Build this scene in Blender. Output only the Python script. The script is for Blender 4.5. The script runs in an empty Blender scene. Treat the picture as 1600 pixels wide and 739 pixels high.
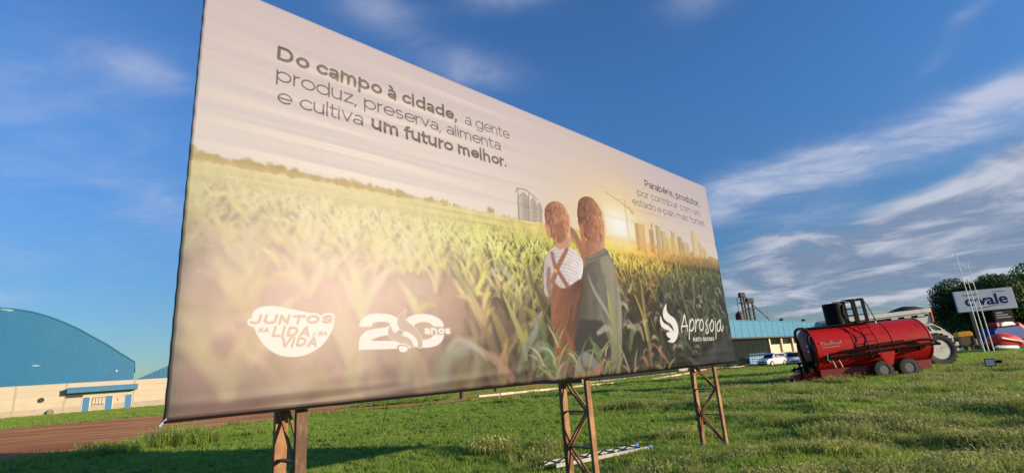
import bpy, math, random
import numpy as np
from mathutils import Vector, Matrix

sc = bpy.context.scene
COL = sc.collection
R = math.radians

# ---------------------------------------------------------------- camera
CAM_H = 1.53
def cam_basis(pitch, roll):
    cp, sp = math.cos(pitch), math.sin(pitch)
    f = Vector((0, cp, sp)); r = Vector((1, 0, 0)); u = Vector((0, -sp, cp))
    cr, sr = math.cos(roll), math.sin(roll)
    return r * cr + u * sr, -r * sr + u * cr, f
camd = bpy.data.cameras.new('camera'); cam = bpy.data.objects.new('camera', camd); COL.objects.link(cam)
rx, ux, fx = cam_basis(0.25509885, -0.07396755)
mw = Matrix(((rx.x, ux.x, -fx.x, 0), (rx.y, ux.y, -fx.y, 0), (rx.z, ux.z, -fx.z, CAM_H), (0, 0, 0, 1)))
cam.matrix_world = mw
camd.sensor_fit = 'HORIZONTAL'; camd.sensor_width = 36; camd.lens = 793.04 / 1600 * 36
camd.clip_start = 0.05; camd.clip_end = 6000
sc.camera = cam

# ---------------------------------------------------------------- light and exposure
SUN_AZ, SUN_EL = 111.0, 11.5
sv = Vector((math.sin(R(SUN_AZ)) * math.cos(R(SUN_EL)), math.cos(R(SUN_AZ)) * math.cos(R(SUN_EL)), math.sin(R(SUN_EL))))
sl = bpy.data.lights.new('sun', 'SUN'); sl.energy = 5.0; sl.angle = R(.5); sl.color = (1.0, .79, .52)
so = bpy.data.objects.new('sun', sl); COL.objects.link(so); so.location = (30, -12, 30)
so.rotation_euler = sv.to_track_quat('Z', 'Y').to_euler()
sc.view_settings.view_transform = 'Standard'; sc.view_settings.look = 'None'
sc.view_settings.exposure = 0.62; sc.view_settings.gamma = 1.0
sc.render.film_transparent = False
try: sc.cycles.max_bounces = 6; sc.cycles.use_denoising = True
except Exception: pass

# ---------------------------------------------------------------- sky (world)
world = bpy.data.worlds.new('World'); sc.world = world; world.use_nodes = True
wt = world.node_tree; wt.nodes.clear()
class NB:
    """small helper that chains shader nodes"""
    def __init__(s, t): s.t = t
    def n(s, kind, **k):
        x = s.t.nodes.new(kind)
        for a, b in k.items(): setattr(x, a, b)
        return x
    def l(s, a, b): s.t.links.new(a, b)
    def val(s, x, sock):
        if hasattr(x, 'links') or hasattr(x, 'is_linked'): s.l(x, sock)
        else: sock.default_value = x
    def m(s, op, a, b=0.0, c=None, clamp=False):
        x = s.n('ShaderNodeMath', operation=op, use_clamp=clamp); s.val(a, x.inputs[0]); s.val(b, x.inputs[1])
        if c is not None: s.val(c, x.inputs[2])
        return x.outputs[0]
    def v(s, op, a, b=None, sc_=None):
        x = s.n('ShaderNodeVectorMath', operation=op); s.val(a, x.inputs[0])
        if b is not None: s.val(b, x.inputs[1])
        if sc_ is not None: s.val(sc_, x.inputs['Scale'])
        return x.outputs['Value'] if op in ('DOT_PRODUCT', 'LENGTH') else x.outputs[0]
    def mix(s, f, a, b, blend='MIX'):
        x = s.n('ShaderNodeMix', data_type='RGBA', blend_type=blend); s.val(f, x.inputs[0]); s.val(a, x.inputs[6]); s.val(b, x.inputs[7]); return x.outputs[2]
    def noise(s, vec, scale, det=4, rough=.55, dist=0.0):
        x = s.n('ShaderNodeTexNoise'); s.l(vec, x.inputs['Vector']); x.inputs['Scale'].default_value = scale
        x.inputs['Detail'].default_value = det; x.inputs['Roughness'].default_value = rough; x.inputs['Distortion'].default_value = dist; return x.outputs['Fac']
    def ramp(s, f, lo, hi):
        x = s.n('ShaderNodeMapRange', interpolation_type='SMOOTHSTEP'); s.l(f, x.inputs[0]); x.inputs[1].default_value = lo; x.inputs[2].default_value = hi; return x.outputs[0]
w = NB(wt)
sky = w.n('ShaderNodeTexSky'); sky.sky_type = 'NISHITA'; sky.sun_disc = False
sky.sun_elevation = R(SUN_EL); sky.sun_rotation = R(SUN_AZ); sky.altitude = 300; sky.air_density = 1.0; sky.dust_density = .35; sky.ozone_density = 3.0
tc = w.n('ShaderNodeTexCoord'); D = tc.outputs['Generated']
sep = w.n('ShaderNodeSeparateXYZ'); w.l(D, sep.inputs[0]); dz = sep.outputs[2]
graded = w.mix(1.0, sky.outputs[0], w.mix(w.ramp(dz, .0, .52), (.47, .58, .66, 1), (.64, 1.0, 1.38, 1)), 'MULTIPLY')
# cloud coordinates: the view direction met with a flat layer overhead, so that streaks run together towards the horizon
den = w.m('MAXIMUM', w.m('ADD', dz, .10), .03)
inv = w.m('DIVIDE', 1.0, den)
P = w.v('SCALE', D, sc_=inv)
def az_el(a, e):
    a, e = R(a), R(e); return Vector((math.sin(a) * math.cos(e), math.cos(a) * math.cos(e), math.sin(e)))
def blob(az, el, wa, we, tilt, gain):
    """soft patch of cloud round a direction, wa / we = half sizes in degrees along and across, tilt in degrees"""
    c = az_el(az, el); e1 = Vector((0, 0, 1)).cross(c).normalized() * -1; e2 = e1.cross(c) * -1
    if e2.z < 0: e2 = -e2
    t = R(tilt); a1 = e1 * math.cos(t) + e2 * math.sin(t); a2 = -e1 * math.sin(t) + e2 * math.cos(t)
    x = w.m('DIVIDE', w.v('DOT_PRODUCT', D, tuple(a1)), math.sin(R(wa))); y = w.m('DIVIDE', w.v('DOT_PRODUCT', D, tuple(a2)), math.sin(R(we)))
    front = w.m('GREATER_THAN', w.v('DOT_PRODUCT', D, tuple(c)), 0.0)
    q = w.m('MULTIPLY', w.m('ADD', w.m('MULTIPLY', x, x), w.m('MULTIPLY', y, y)), -1.0)
    return w.m('MULTIPLY', w.m('MULTIPLY', w.m('EXPONENT', q), gain), front)
mp = w.n('ShaderNodeMapping'); w.l(P, mp.inputs[0]); mp.inputs['Scale'].default_value = (.85, 1.35, 1.0); mp.inputs['Rotation'].default_value = (0, 0, R(-14))
n_wisp = w.noise(mp.outputs[0], 1.1, 8, .55, .35)
n_fine = w.noise(mp.outputs[0], 4.5, 7, .62, .6)
n_puff = w.noise(P, 1.5, 10, .60, .5)
CL_WISP = [(30, 17.0, 8, 1.9, 3, 1.0), (41, 17.2, 9, 2.2, 0, .75), (24, 15.2, 4, 1.8, 10, .8), (47.5, 18.8, 3.5, 1.5, 12, .9), (47, 13.0, 3, 1.6, 8, .8),
           (-39, 29, 3.0, 1.3, 0, .5), (-36, 17.5, 4, 2.6, -8, .55), (-45, 24, 12, 8, 20, .30), (-46, 12, 10, 3, 0, .25), (-4, 33, 6, 2.2, -14, .62), (-15, 38.5, 5, 2.5, -20, .45), (2, 40.5, 5, 1.8, 0, .7),
           (26, 36, 4, 2, 0, .5), (47, 25.8, 2.5, .8, 25, .4), (44, 23, 2.5, .8, 25, .25), (30, 12, 6, 1.5, 5, .35), (44, 11.2, 7, 1.5, 8, .4), (-46, 8.5, 6, .8, 0, .3),
           (36, 9.0, 12, 1.6, 4, .4), (70, 20, 14, 6, 0, .5), (-80, 22, 16, 6, 0, .3)]
CL_PUFF = [(36, 9.0, 12, 2.1, 4, .85), (44, 11.8, 8, 1.5, 6, .75), (27, 10.4, 5, 1.3, 2, .55), (47.5, 14, 3, 1.8, 8, .7), (34, 4.6, 13, 2.4, 2, 1.0), (43, 7.6, 10, 2.3, 4, 1.1), (28, 7.4, 6, 1.3, 0, .8), (60, 6, 14, 3.5, 0, .9), (90, 6, 14, 3, 0, .7), (130, 5, 16, 3, 0, .5)]
wsum = None
for b in CL_WISP:
    x = blob(*b); wsum = x if wsum is None else w.m('ADD', wsum, x)
psum = None
for b in CL_PUFF:
    x = blob(*b); psum = x if psum is None else w.m('ADD', psum, x)
wn = w.m('ADD', w.m('MULTIPLY', n_wisp, .55), w.m('MULTIPLY', n_fine, .45))
f_w = w.ramp(w.m('MULTIPLY', w.m('ADD', wsum, .10), w.m('ADD', w.m('MULTIPLY', wn, 2.2), -.42)), .05, 1.0)
f_p = w.ramp(w.m('MULTIPLY', psum, w.m('ADD', w.m('MULTIPLY', n_puff, 2.6), -.50)), .10, .8)
c_w = w.mix(w.ramp(n_fine, .3, .7), (.43, .50, .68, 1), (.60, .62, .74, 1))
c_p = w.mix(w.ramp(n_puff, .42, .68), (.20, .26, .39, 1), (.58, .60, .68, 1))
back = w.n('ShaderNodeBackground'); out = w.n('ShaderNodeOutputWorld')
SKY_S = .10
c1 = w.mix(w.m('MULTIPLY', f_w, .75), graded, w.mix(1.0, c_w, (.68 / SKY_S,) * 3 + (1,), 'MULTIPLY'))
c2 = w.mix(w.m('MULTIPLY', f_p, .85), c1, w.mix(1.0, c_p, (.68 / SKY_S,) * 3 + (1,), 'MULTIPLY'))
w.l(c2, back.inputs[0]); back.inputs[1].default_value = SKY_S; w.l(back.outputs[0], out.inputs[0])

# ---------------------------------------------------------------- materials
def lin(c): return tuple((x / 12.92 if x <= .04045 else ((x + .055) / 1.055) ** 2.4) for x in c)
MATS = {}
def mat(name, rgb, rough=.6, metal=0.0, var=.12, scale=3.0, bump=0.0, dark=None, spec=None, coat=0.0, trans=0.0, emit=None, rnd=0.0, wear=.0, stretch=None):
    """procedural material: base colour broken up by two noises, optional wear colour, bump and per-object variation"""
    if name in MATS: return MATS[name]
    m = bpy.data.materials.new(name); m.use_nodes = True; t = m.node_tree; b = NB(t)
    p = t.nodes['Principled BSDF']; co = b.n('ShaderNodeTexCoord'); vec = co.outputs['Object']
    if stretch:
        mp_ = b.n('ShaderNodeMapping'); b.l(vec, mp_.inputs[0]); mp_.inputs['Scale'].default_value = stretch; vec = mp_.outputs[0]
    n1 = b.noise(vec, scale, 6, .6); n2 = b.noise(vec, scale * 7, 4, .6)
    f = b.m('ADD', b.m('MULTIPLY', n1, .65), b.m('MULTIPLY', n2, .35))
    lo = tuple(x * (1 - var) for x in rgb) + (1,); hi = tuple(min(1, x * (1 + var)) for x in rgb) + (1,)
    c = b.mix(b.ramp(f, .3, .7), lo, hi)
    if dark is not None: c = b.mix(b.m('MULTIPLY', b.ramp(n1, 1 - wear - .15, 1 - wear + .1), .9), c, tuple(dark) + (1,))
    if rnd:
        oi = b.n('ShaderNodeObjectInfo'); g = b.m('ADD', b.m('MULTIPLY', oi.outputs['Random'], 2 * rnd), 1 - rnd)
        cm = b.n('ShaderNodeCombineColor'); b.l(g, cm.inputs[0]); b.l(g, cm.inputs[1]); b.l(g, cm.inputs[2]); c = b.mix(1.0, c, cm.outputs[0], 'MULTIPLY')
    b.l(c, p.inputs['Base Color']); p.inputs['Metallic'].default_value = metal
    b.l(b.m('ADD', b.m('MULTIPLY', n2, .2), rough - .1, clamp=True), p.inputs['Roughness'])
    if spec is not None: p.inputs['Specular IOR Level'].default_value = spec
    if coat: p.inputs['Coat Weight'].default_value = coat; p.inputs['Coat Roughness'].default_value = .12
    if trans: p.inputs['Transmission Weight'].default_value = trans
    if emit: p.inputs['Emission Color'].default_value = tuple(emit) + (1,); p.inputs['Emission Strength'].default_value = 1.0
    if bump:
        bp = b.n('ShaderNodeBump'); bp.inputs['Strength'].default_value = bump; bp.inputs['Distance'].default_value = .02; b.l(n2, bp.inputs['Height']); b.l(bp.outputs[0], p.inputs['Normal'])
    MATS[name] = m; return m

# ---------------------------------------------------------------- mesh helpers
class MB:
    """collects shapes and links them as ONE mesh object"""
    def __init__(s): s.v = []; s.f = []; s.mi = []
    def add(s, vs, fs, mi=0):
        o = len(s.v); s.v += [tuple(x) for x in vs]; s.f += [tuple(i + o for i in f) for f in fs]; s.mi += [mi] * len(fs); return s
    def box(s, x0, x1, y0, y1, z0, z1, mi=0):
        return s.add([(x0, y0, z0), (x1, y0, z0), (x1, y1, z0), (x0, y1, z0), (x0, y0, z1), (x1, y0, z1), (x1, y1, z1), (x0, y1, z1)],
                     [(0, 3, 2, 1), (4, 5, 6, 7), (0, 1, 5, 4), (1, 2, 6, 5), (2, 3, 7, 6), (3, 0, 4, 7)], mi)
    def bar(s, a, b, wx, wy, up=(0, 0, 1), mi=0):
        a, b = Vector(a), Vector(b); d = (b - a).normalized(); u = Vector(up)
        if abs(d.dot(u)) > .98: u = Vector((1, 0, 0))
        x = d.cross(u).normalized() * wx / 2; y = x.normalized().cross(d) * wy / 2
        vs = [a - x - y, a + x - y, a + x + y, a - x + y, b - x - y, b + x - y, b + x + y, b - x + y]
        return s.add(vs, [(0, 1, 2, 3), (7, 6, 5, 4), (0, 4, 5, 1), (1, 5, 6, 2), (2, 6, 7, 3), (3, 7, 4, 0)], mi)
    def tube(s, pts, r, n=8, mi=0, cap=True):
        pts = [Vector(p) for p in pts]; rs = r if isinstance(r, (list, tuple)) else [r] * len(pts); vs = []; prev = None
        for i, p in enumerate(pts):
            d = (pts[min(i + 1, len(pts) - 1)] - pts[max(i - 1, 0)]).normalized()
            u = prev if prev is not None else (Vector((0, 0, 1)) if abs(d.z) < .9 else Vector((1, 0, 0)))
            x = d.cross(u).normalized(); y = x.cross(d).normalized(); prev = y
            for k in range(n):
                a = 2 * math.pi * k / n; vs.append(p + (x * math.cos(a) + y * math.sin(a)) * rs[i])
        fs = []
        for i in range(len(pts) - 1):
            for k in range(n): fs.append((i * n + k, i * n + (k + 1) % n, (i + 1) * n + (k + 1) % n, (i + 1) * n + k))
        if cap: fs += [tuple(range(n))[::-1], tuple((len(pts) - 1) * n + k for k in range(n))]
        return s.add(vs, fs, mi)
    def lathe(s, prof, n=32, axis='Y', c=(0, 0, 0), mi=0):
        """profile of (radius, offset along axis)"""
        vs = []; fs = []
        for r, h in prof:
            for k in range(n):
                a = 2 * math.pi * k / n; p = (r * math.cos(a), r * math.sin(a))
                vs.append({'Y': (c[0] + p[0], c[1] + h, c[2] + p[1]), 'X': (c[0] + h, c[1] + p[0], c[2] + p[1]), 'Z': (c[0] + p[0], c[1] + p[1], c[2] + h)}[axis])
        for i in range(len(prof) - 1):
            for k in range(n): fs.append((i * n + k, i * n + (k + 1) % n, (i + 1) * n + (k + 1) % n, (i + 1) * n + k))
        if prof[0][0] > 1e-4: fs.append(tuple(range(n))[::-1])
        if prof[-1][0] > 1e-4: fs.append(tuple((len(prof) - 1) * n + k for k in range(n)))
        return s.add(vs, fs, mi)
    def prism(s, poly, y0, y1, plane='XZ', mi=0):
        n = len(poly); f = (lambda a, b, c: (a, c, b)) if plane == 'XZ' else ((lambda a, b, c: (c, a, b)) if plane == 'YZ' else (lambda a, b, c: (a, b, c)))
        vs = [f(p[0], p[1], y0) for p in poly] + [f(p[0], p[1], y1) for p in poly]
        fs = [tuple(range(n)), tuple(range(n, 2 * n))[::-1]] + [(i, i + n, (i + 1) % n + n, (i + 1) % n) for i in range(n)]
        return s.add(vs, fs, mi)
    def loft(s, rings, mi=0, cap=True):
        n = len(rings[0]); vs = [p for r in rings for p in r]; fs = []
        for i in range(len(rings) - 1):
            for k in range(n): fs.append((i * n + k, i * n + (k + 1) % n, (i + 1) * n + (k + 1) % n, (i + 1) * n + k))
        if cap: fs += [tuple(range(n))[::-1], tuple((len(rings) - 1) * n + k for k in range(n))]
        return s.add(vs, fs, mi)
    def mesh(s, name, mats):
        me = bpy.data.meshes.new(name); me.from_pydata(s.v, [], s.f)
        for m_ in (mats if isinstance(mats, (list, tuple)) else [mats]): me.materials.append(m_)
        if any(s.mi): me.polygons.foreach_set('material_index', s.mi)
        import bmesh
        bm = bmesh.new(); bm.from_mesh(me); bmesh.ops.recalc_face_normals(bm, faces=bm.faces[:]); bm.to_mesh(me); bm.free()
        me.update(); return me
    def build(s, name, mats, parent=None, smooth=False, bevel=0.0, loc=None, rotz=None):
        o = bpy.data.objects.new(name, s.mesh(name, mats)); COL.objects.link(o)
        if parent is not None: o.parent = parent
        if loc is not None: o.location = loc
        if rotz is not None: o.rotation_euler = (0, 0, rotz)
        if smooth:
            o.data.polygons.foreach_set('use_smooth', [True] * len(o.data.polygons))
            if hasattr(o.data, 'set_sharp_from_angle'): o.data.set_sharp_from_angle(angle=R(38))
        if bevel:
            md = o.modifiers.new('bevel', 'BEVEL'); md.width = bevel; md.segments = 2; md.limit_method = 'ANGLE'
        return o
def thing(name, label, cat, loc=(0, 0, 0), rotz=0.0, group=None):
    o = bpy.data.objects.new(name, None); COL.objects.link(o); o.location = loc; o.rotation_euler = (0, 0, rotz)
    o.empty_display_size = .3; o['label'] = label; o['category'] = cat
    if group: o['group'] = group
    return o
def tag(o, label, cat, group=None):
    o['label'] = label; o['category'] = cat
    if group: o['group'] = group
    return o
def kind(o, k): o['kind'] = k; return o
def dup(root, loc, rotz=None, label=None):
    r = root.copy(); COL.objects.link(r); r.location = loc
    if rotz is not None: r.rotation_euler = (0, 0, rotz)
    if label: r['label'] = label
    for ch in list(root.children):
        c = ch.copy(); COL.objects.link(c); c.parent = r
        for g in list(ch.children):
            d = g.copy(); COL.objects.link(d); d.parent = c
    return r
def words(body, size, name, m, parent, mw_, extrude=.004, shear=0.0, offset=0.0, xs=1.0):
    """flat lettering as a mesh; mw_ = local matrix"""
    cu = bpy.data.curves.new(name, 'FONT'); cu.body = body; cu.size = size; cu.extrude = extrude; cu.shear = shear; cu.offset = offset
    cu.align_x = 'CENTER'; cu.align_y = 'CENTER'; cu.resolution_u = 3
    tmp = bpy.data.objects.new(name, cu); COL.objects.link(tmp)
    dg = bpy.context.evaluated_depsgraph_get(); me = bpy.data.meshes.new_from_object(tmp.evaluated_get(dg)); bpy.data.objects.remove(tmp)
    me.materials.clear(); me.materials.append(m)
    for v_ in me.vertices: v_.co.x *= xs
    o = bpy.data.objects.new(name, me); COL.objects.link(o); o.parent = parent; o.matrix_local = mw_; return o
def ss(a, b, x):
    t = np.clip((x - a) / (b - a), 0, 1); return t * t * (3 - 2 * t)
def gh(x, y):                                        # the ground falls away gently beyond the lawn
    return -.5 * ss(32, 55, y) * ss(-4, 8, x)
def g3(x, y, dz=0.0): return (x, y, float(gh(x, y)) + dz)

PRINT_H = [[3.4809810306584894, 0.33366380465490075, -1.1138773124013122], [-0.40196418189189764, -3.9115345989534354, 2.671541473650629], [-0.6838003712681266, 0.22778184234178336, 1.0]]
PRINT_W = 2600
PRINT_GAIN = 0.42
PRINT_TINT = (.91, 1.04, 1.42)
GD = 1.0
# ---------------------------------------------------------------- the printed picture on the banner
def make_print(CW=2600, seed=5):
    """Paints the flat print of the banner (field, people, words) as a numpy RGB picture, sRGB 0..1, row 0 = bottom."""
    BW, BH = 9.0, 3.4685
    CHh = int(round(CW * BH / BW)); S = CW / BW
    rng = np.random.default_rng(seed)
    M = np.array([[0.344257, 0.044617, 0.26433], [0.109, -0.207, 0.674], [0.211, 0.078, 1.027]])
    HM = np.array(PRINT_H)
    HI = np.linalg.inv(HM)
    def uv(x, y):                                   # drawing coordinates (x, y) -> metres on the banner (u, v)
        q = HM @ np.array([x / 1000, y / 1000, 1.0]); return q[0] / q[2], q[1] / q[2]
    uu = (np.arange(CW) + .5) / S; vv = (np.arange(CHh) + .5) / S
    U, V = np.meshgrid(uu, vv)
    den = HI[2, 0] * U + HI[2, 1] * V + HI[2, 2]
    PX = (HI[0, 0] * U + HI[0, 1] * V + HI[0, 2]) / den * 1000
    PY = (HI[1, 0] * U + HI[1, 1] * V + HI[1, 2]) / den * 1000
    C = np.zeros((CHh, CW, 3))
    def col(c): return np.array(c, float) / 255.0
    def smooth(a, b, x): t = np.clip((x - a) / (b - a), 0, 1); return t * t * (3 - 2 * t)
    def noise(nx, ny, s):                           # bilinear value noise over the canvas
        g = np.random.default_rng(s).random((ny + 2, nx + 2))
        x = U / BW * nx; y = V / BH * ny; xi = x.astype(int); yi = y.astype(int); fx = x - xi; fy = y - yi
        fx = fx * fx * (3 - 2 * fx); fy = fy * fy * (3 - 2 * fy)
        return (g[yi, xi] * (1 - fx) + g[yi, xi + 1] * fx) * (1 - fy) + (g[yi + 1, xi] * (1 - fx) + g[yi + 1, xi + 1] * fx) * fy
    def box(u0, v0, u1, v1):
        return (slice(max(0, int(v0 * S)), min(CHh, int(v1 * S) + 2)), slice(max(0, int(u0 * S)), min(CW, int(u1 * S) + 2)))
    def blend(sl, a, c):
        a = a[..., None]; C[sl] = C[sl] * (1 - a) + np.asarray(c) * a
    def stroke(pts, wid, c, alpha=1.0, soft=.004, c2=None):
        """tapered polyline in (u, v) metres; wid = half widths per point"""
        pts = np.asarray(pts, float)
        if len(pts) == 1: pts = np.vstack([pts, pts + 1e-4])
        wid = np.broadcast_to(np.asarray(wid, float), (len(pts),))
        m = wid.max() + soft * 1.5
        u0, v0 = pts.min(0) - m; u1, v1 = pts.max(0) + m
        if u1 < 0 or v1 < 0 or u0 > BW or v0 > BH: return
        sl = box(u0, v0, u1, v1); x = U[sl]; y = V[sl]
        if x.size == 0: return
        best = np.full(x.shape, 1e9); tt = np.zeros(x.shape); n = len(pts) - 1
        for i in range(n):
            a, b = pts[i], pts[i + 1]; d = b - a; L = d @ d + 1e-12
            t = np.clip(((x - a[0]) * d[0] + (y - a[1]) * d[1]) / L, 0, 1)
            q = np.hypot(x - a[0] - t * d[0], y - a[1] - t * d[1]) - (wid[i] * (1 - t) + wid[i + 1] * t)
            k = q < best; best = np.where(k, q, best); tt = np.where(k, (i + t) / n, tt)
        a = np.clip(.5 - best / soft, 0, 1) * alpha
        cc = np.asarray(c) if c2 is None else np.asarray(c) * (1 - tt[..., None]) + np.asarray(c2) * tt[..., None]
        blend(sl, a, cc)
    def inside(P, x, y):
        P = np.asarray(P, float); r = np.zeros(x.shape, bool); j = len(P) - 1; dist = np.full(x.shape, 1e9)
        for i in range(len(P)):
            xi, yi = P[i]; xj, yj = P[j]
            c = ((yi > y) != (yj > y)) & (x < (xj - xi) * (y - yi) / (yj - yi + 1e-12) + xi); r ^= c
            dx, dy = xj - xi, yj - yi; t = np.clip(((x - xi) * dx + (y - yi) * dy) / (dx * dx + dy * dy + 1e-12), 0, 1)
            dist = np.minimum(dist, np.hypot(x - xi - t * dx, y - yi - t * dy)); j = i
        return np.where(r, -dist, dist)
    def curve(P, n=6, closed=True):                 # Catmull-Rom through control points
        P = np.asarray(P, float); N = len(P); out = []
        for i in range(N if closed else N - 1):
            if closed: p0, p1, p2, p3 = P[i - 1], P[i], P[(i + 1) % N], P[(i + 2) % N]
            else: p0, p1, p2, p3 = P[max(i - 1, 0)], P[i], P[i + 1], P[min(i + 2, N - 1)]
            for t in np.arange(n) / n:
                out.append(.5 * ((2 * p1) + (-p0 + p2) * t + (2 * p0 - 5 * p1 + 4 * p2 - p3) * t * t + (-p0 + 3 * p1 - 3 * p2 + p3) * t ** 3))
        if not closed: out.append(P[-1])
        return np.array(out)
    def poly(P, c, alpha=1.0, soft=.006, px=False, smoothn=0, fn=None):
        P = [uv(*q) for q in P] if px else P
        if smoothn: P = curve(P, smoothn)
        P = np.asarray(P); sl = box(*(P.min(0) - .03), *(P.max(0) + .03))
        if U[sl].size == 0: return
        d = inside(P, U[sl], V[sl]); a = np.clip(.5 - d / soft, 0, 1) * alpha
        blend(sl, a, c if fn is None else fn(sl))
    # --- sky of the picture
    hor = np.interp(U, [0, 1.36, 3.5, 5.5, 6.35, 9], [1.862, 1.90, 1.925, 1.97, 1.975, 1.955])
    hs = np.clip((V - hor) / (BH - hor), 0, 1)[..., None]
    ur = (U / BW)[..., None]
    low = col((236, 226, 208)) * (1 - ur) + col((232, 216, 196)) * ur
    top = col((218, 200, 192)) * (1 - ur) + col((203, 188, 186)) * ur
    C[:] = low * (1 - hs ** .6) + top * hs ** .6
    # --- field: colour table over (u, depth in the picture)
    us = [0, 1.2, 2.5, 3.8, 5.2, 6.2, 7.4, 9.0]; ts = [0, .07, .18, .32, .5, .7, .88, 1.0]
    T = np.array([
     [(218,204,146),(220,208,146),(226,214,146),(226,212,134),(238,214,110),(240,205,120),(215,180,130),(190,160,120)],
     [(204,190,138),(208,196,140),(214,202,136),(208,198,120),(235,205,95),(232,185,95),(205,160,95),(150,130,90)],
     [(168,150,120),(184,168,134),(190,178,130),(168,164,102),(200,170,85),(195,150,75),(128,112,62),(78,80,52)],
     [(158,132,118),(192,164,142),(182,164,132),(132,124,88),(130,105,70),(125,100,60),(72,72,46),(46,54,42)],
     [(164,132,116),(210,174,150),(186,158,132),(104,92,72),(90,74,56),(78,64,48),(52,52,40),(38,42,38)],
     [(160,126,110),(200,160,138),(170,138,118),(88,76,64),(62,54,46),(56,50,42),(44,44,40),(36,38,38)],
     [(140,106,92),(164,126,110),(128,102,88),(74,64,56),(48,44,40),(46,44,38),(44,44,44),(42,42,44)],
     [(114,84,74),(124,94,82),(96,76,68),(58,50,46),(42,40,38),(42,40,38),(46,46,48),(40,40,42)]], float) / 255
    tq = np.clip((hor - V) / hor, 0, 1)
    def table(uq, t):
        fx = np.clip(np.interp(uq, us, np.arange(len(us))), 0, len(us) - 1.001); fy = np.clip(np.interp(t, ts, np.arange(len(ts))), 0, len(ts) - 1.001)
        xi = fx.astype(int); yi = fy.astype(int); fx = (fx - xi)[..., None]; fy = (fy - yi)[..., None]
        return (T[yi, xi] * (1 - fx) + T[yi, xi + 1] * fx) * (1 - fy) + (T[yi + 1, xi] * (1 - fx) + T[yi + 1, xi + 1] * fx) * fy
    F = table(U, tq)
    nn = noise(60, 24, 1) * .5 + noise(150, 50, 2) * .5 - .5
    con = np.interp(U, [0, 2.5, 3.6, 9], [.04, .08, .3, .5])[..., None]
    F = F * (1 + nn[..., None] * con)
    m = np.clip((hor - V) / .008 + .5, 0, 1)[..., None]; C[:] = C * (1 - m) + F * m
    def horv(u): return np.interp(u, [0, 1.36, 3.5, 5.5, 6.35, 9], [1.862, 1.90, 1.925, 1.97, 1.975, 1.955])
    # far fields: thin bands
    for k in range(26):
        u0 = rng.uniform(0, 4.8); w = rng.uniform(.4, 1.6); dv = rng.uniform(.01, .16)
        stroke([(u0, horv(u0) - dv), (u0 + w, horv(u0 + w) - dv)], rng.uniform(.002, .006), col((170, 160, 90)) if k % 2 else col((240, 228, 150)), .35, .012)
    # far tree line
    def clump(u, v, r, c, al=.55):
        for _ in range(9):
            a = rng.uniform(0, 3.14); q = r * rng.uniform(.1, .9)
            stroke([(u + math.cos(a) * q * 1.3, v + abs(math.sin(a)) * q)], r * rng.uniform(.25, .5), c * rng.uniform(.9, 1.08), al, .02)
    for u, r in [(.03, .10), (.12, .06), (.2, .05), (.32, .05), (.42, .085), (.52, .08), (.62, .07), (.72, .075), (.8, .06), (.92, .04), (.98, .05), (1.06, .03), (1.15, .05), (1.24, .09), (1.31, .07), (1.4, .04), (1.5, .06), (1.6, .05), (1.68, .04), (1.78, .075), (1.86, .06), (1.95, .03), (2.15, .04), (2.2, .05), (2.34, .055), (2.5, .03)]:
        clump(u, horv(u) + .004, r, col((184, 160, 100)) * (1 - .0 * r))
    stroke([(0, horv(0) + .02), (1.2, horv(1.2) + .018), (2.3, horv(2.3) + .008)], [.028, .02, .006], col((196, 172, 108)), .7, .02)
    for k in range(60):
        u = rng.uniform(2.3, 5.0); clump(u, horv(u), .018, col((205, 188, 130)), .4)
    clump(3.02, horv(3.02) + .02, .05, col((170, 150, 90)), .7)
    for k in range(90):
        u = rng.uniform(6.6, 9.0); clump(u, horv(u) - rng.uniform(0, .09), .035, col((165, 130, 85)), .35)
    # glow of the low sun
    gu, gv = uv(968, 352)
    r = np.hypot((U - gu) / 1.5, (V - gv) / 1.0)
    for rad, c, al in ((1.15, (255, 214, 130), .55), (.55, (255, 236, 160), .85), (.34, (255, 254, 242), 1.0)):
        blend(slice(None), np.exp(-(r / rad) ** 2 * 1.6) * al, col(c))
    # silos
    for x0, x1, yt, yb in ((809, 827, 303, 343), (828, 839, 311, 346), (839, 848, 318, 346)):
        xm = (x0 + x1) / 2; c = col((172, 160, 142))
        poly([(x0, yt + 3), (xm, yt - 3), (x1, yt + 6), (x1, yb + 2), (x0, yb)], c, .95, .006, True)
        poly([(x0 + 1, yt + 4), (xm - 1, yt + 3), (xm - 1, yb), (x0 + 1, yb)], col((206, 196, 176)), .7, .02, True)
        for k in range(6): stroke([uv(x0, yt + 8 + k * 6), uv(x1, yt + 10 + k * 6)], .002, col((140, 128, 110)), .5)
    for a, b in (((809, 295), (811, 345)), ((808, 294), (822, 297)), ((822, 297), (840, 312)), ((808, 294), (806, 300)), ((826, 302), (827, 345))):
        stroke([uv(*a), uv(*b)], .006, col((128, 112, 96)), .9)
    # crane
    for a, b, w in (((945, 299), (990, 331), .010), ((975, 312), (984, 372), .010), ((975, 312), (962, 312), .004), ((975, 312), (988, 330), .004), ((986, 331), (990, 334), .018)):
        stroke([uv(*a), uv(*b)], w, col((205, 170, 100)), .85)
    # city
    for x0, x1, yt, sh, c in ((992, 1007, 348, 3, (222, 176, 104)), (1014, 1021, 358, 2, (205, 160, 98)), (1017, 1019, 349, 1, (190, 150, 100)), (1024, 1031, 352, 2, (196, 172, 120)), (1032, 1040, 360, 2, (214, 184, 112)), (1040, 1047, 370, 2, (236, 200, 120)), (1048, 1054, 361, 2, (200, 178, 128)), (1047, 1062, 371, 2, (238, 204, 120)), (1058, 1065, 369, 2, (186, 160, 118)), (1063, 1075, 377, 3, (214, 178, 116)), (1079, 1088, 360, 2, (232, 202, 128)), (1090, 1096, 378, 3, (222, 190, 122)), (1097, 1103, 386, 3, (226, 194, 126))):
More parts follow.
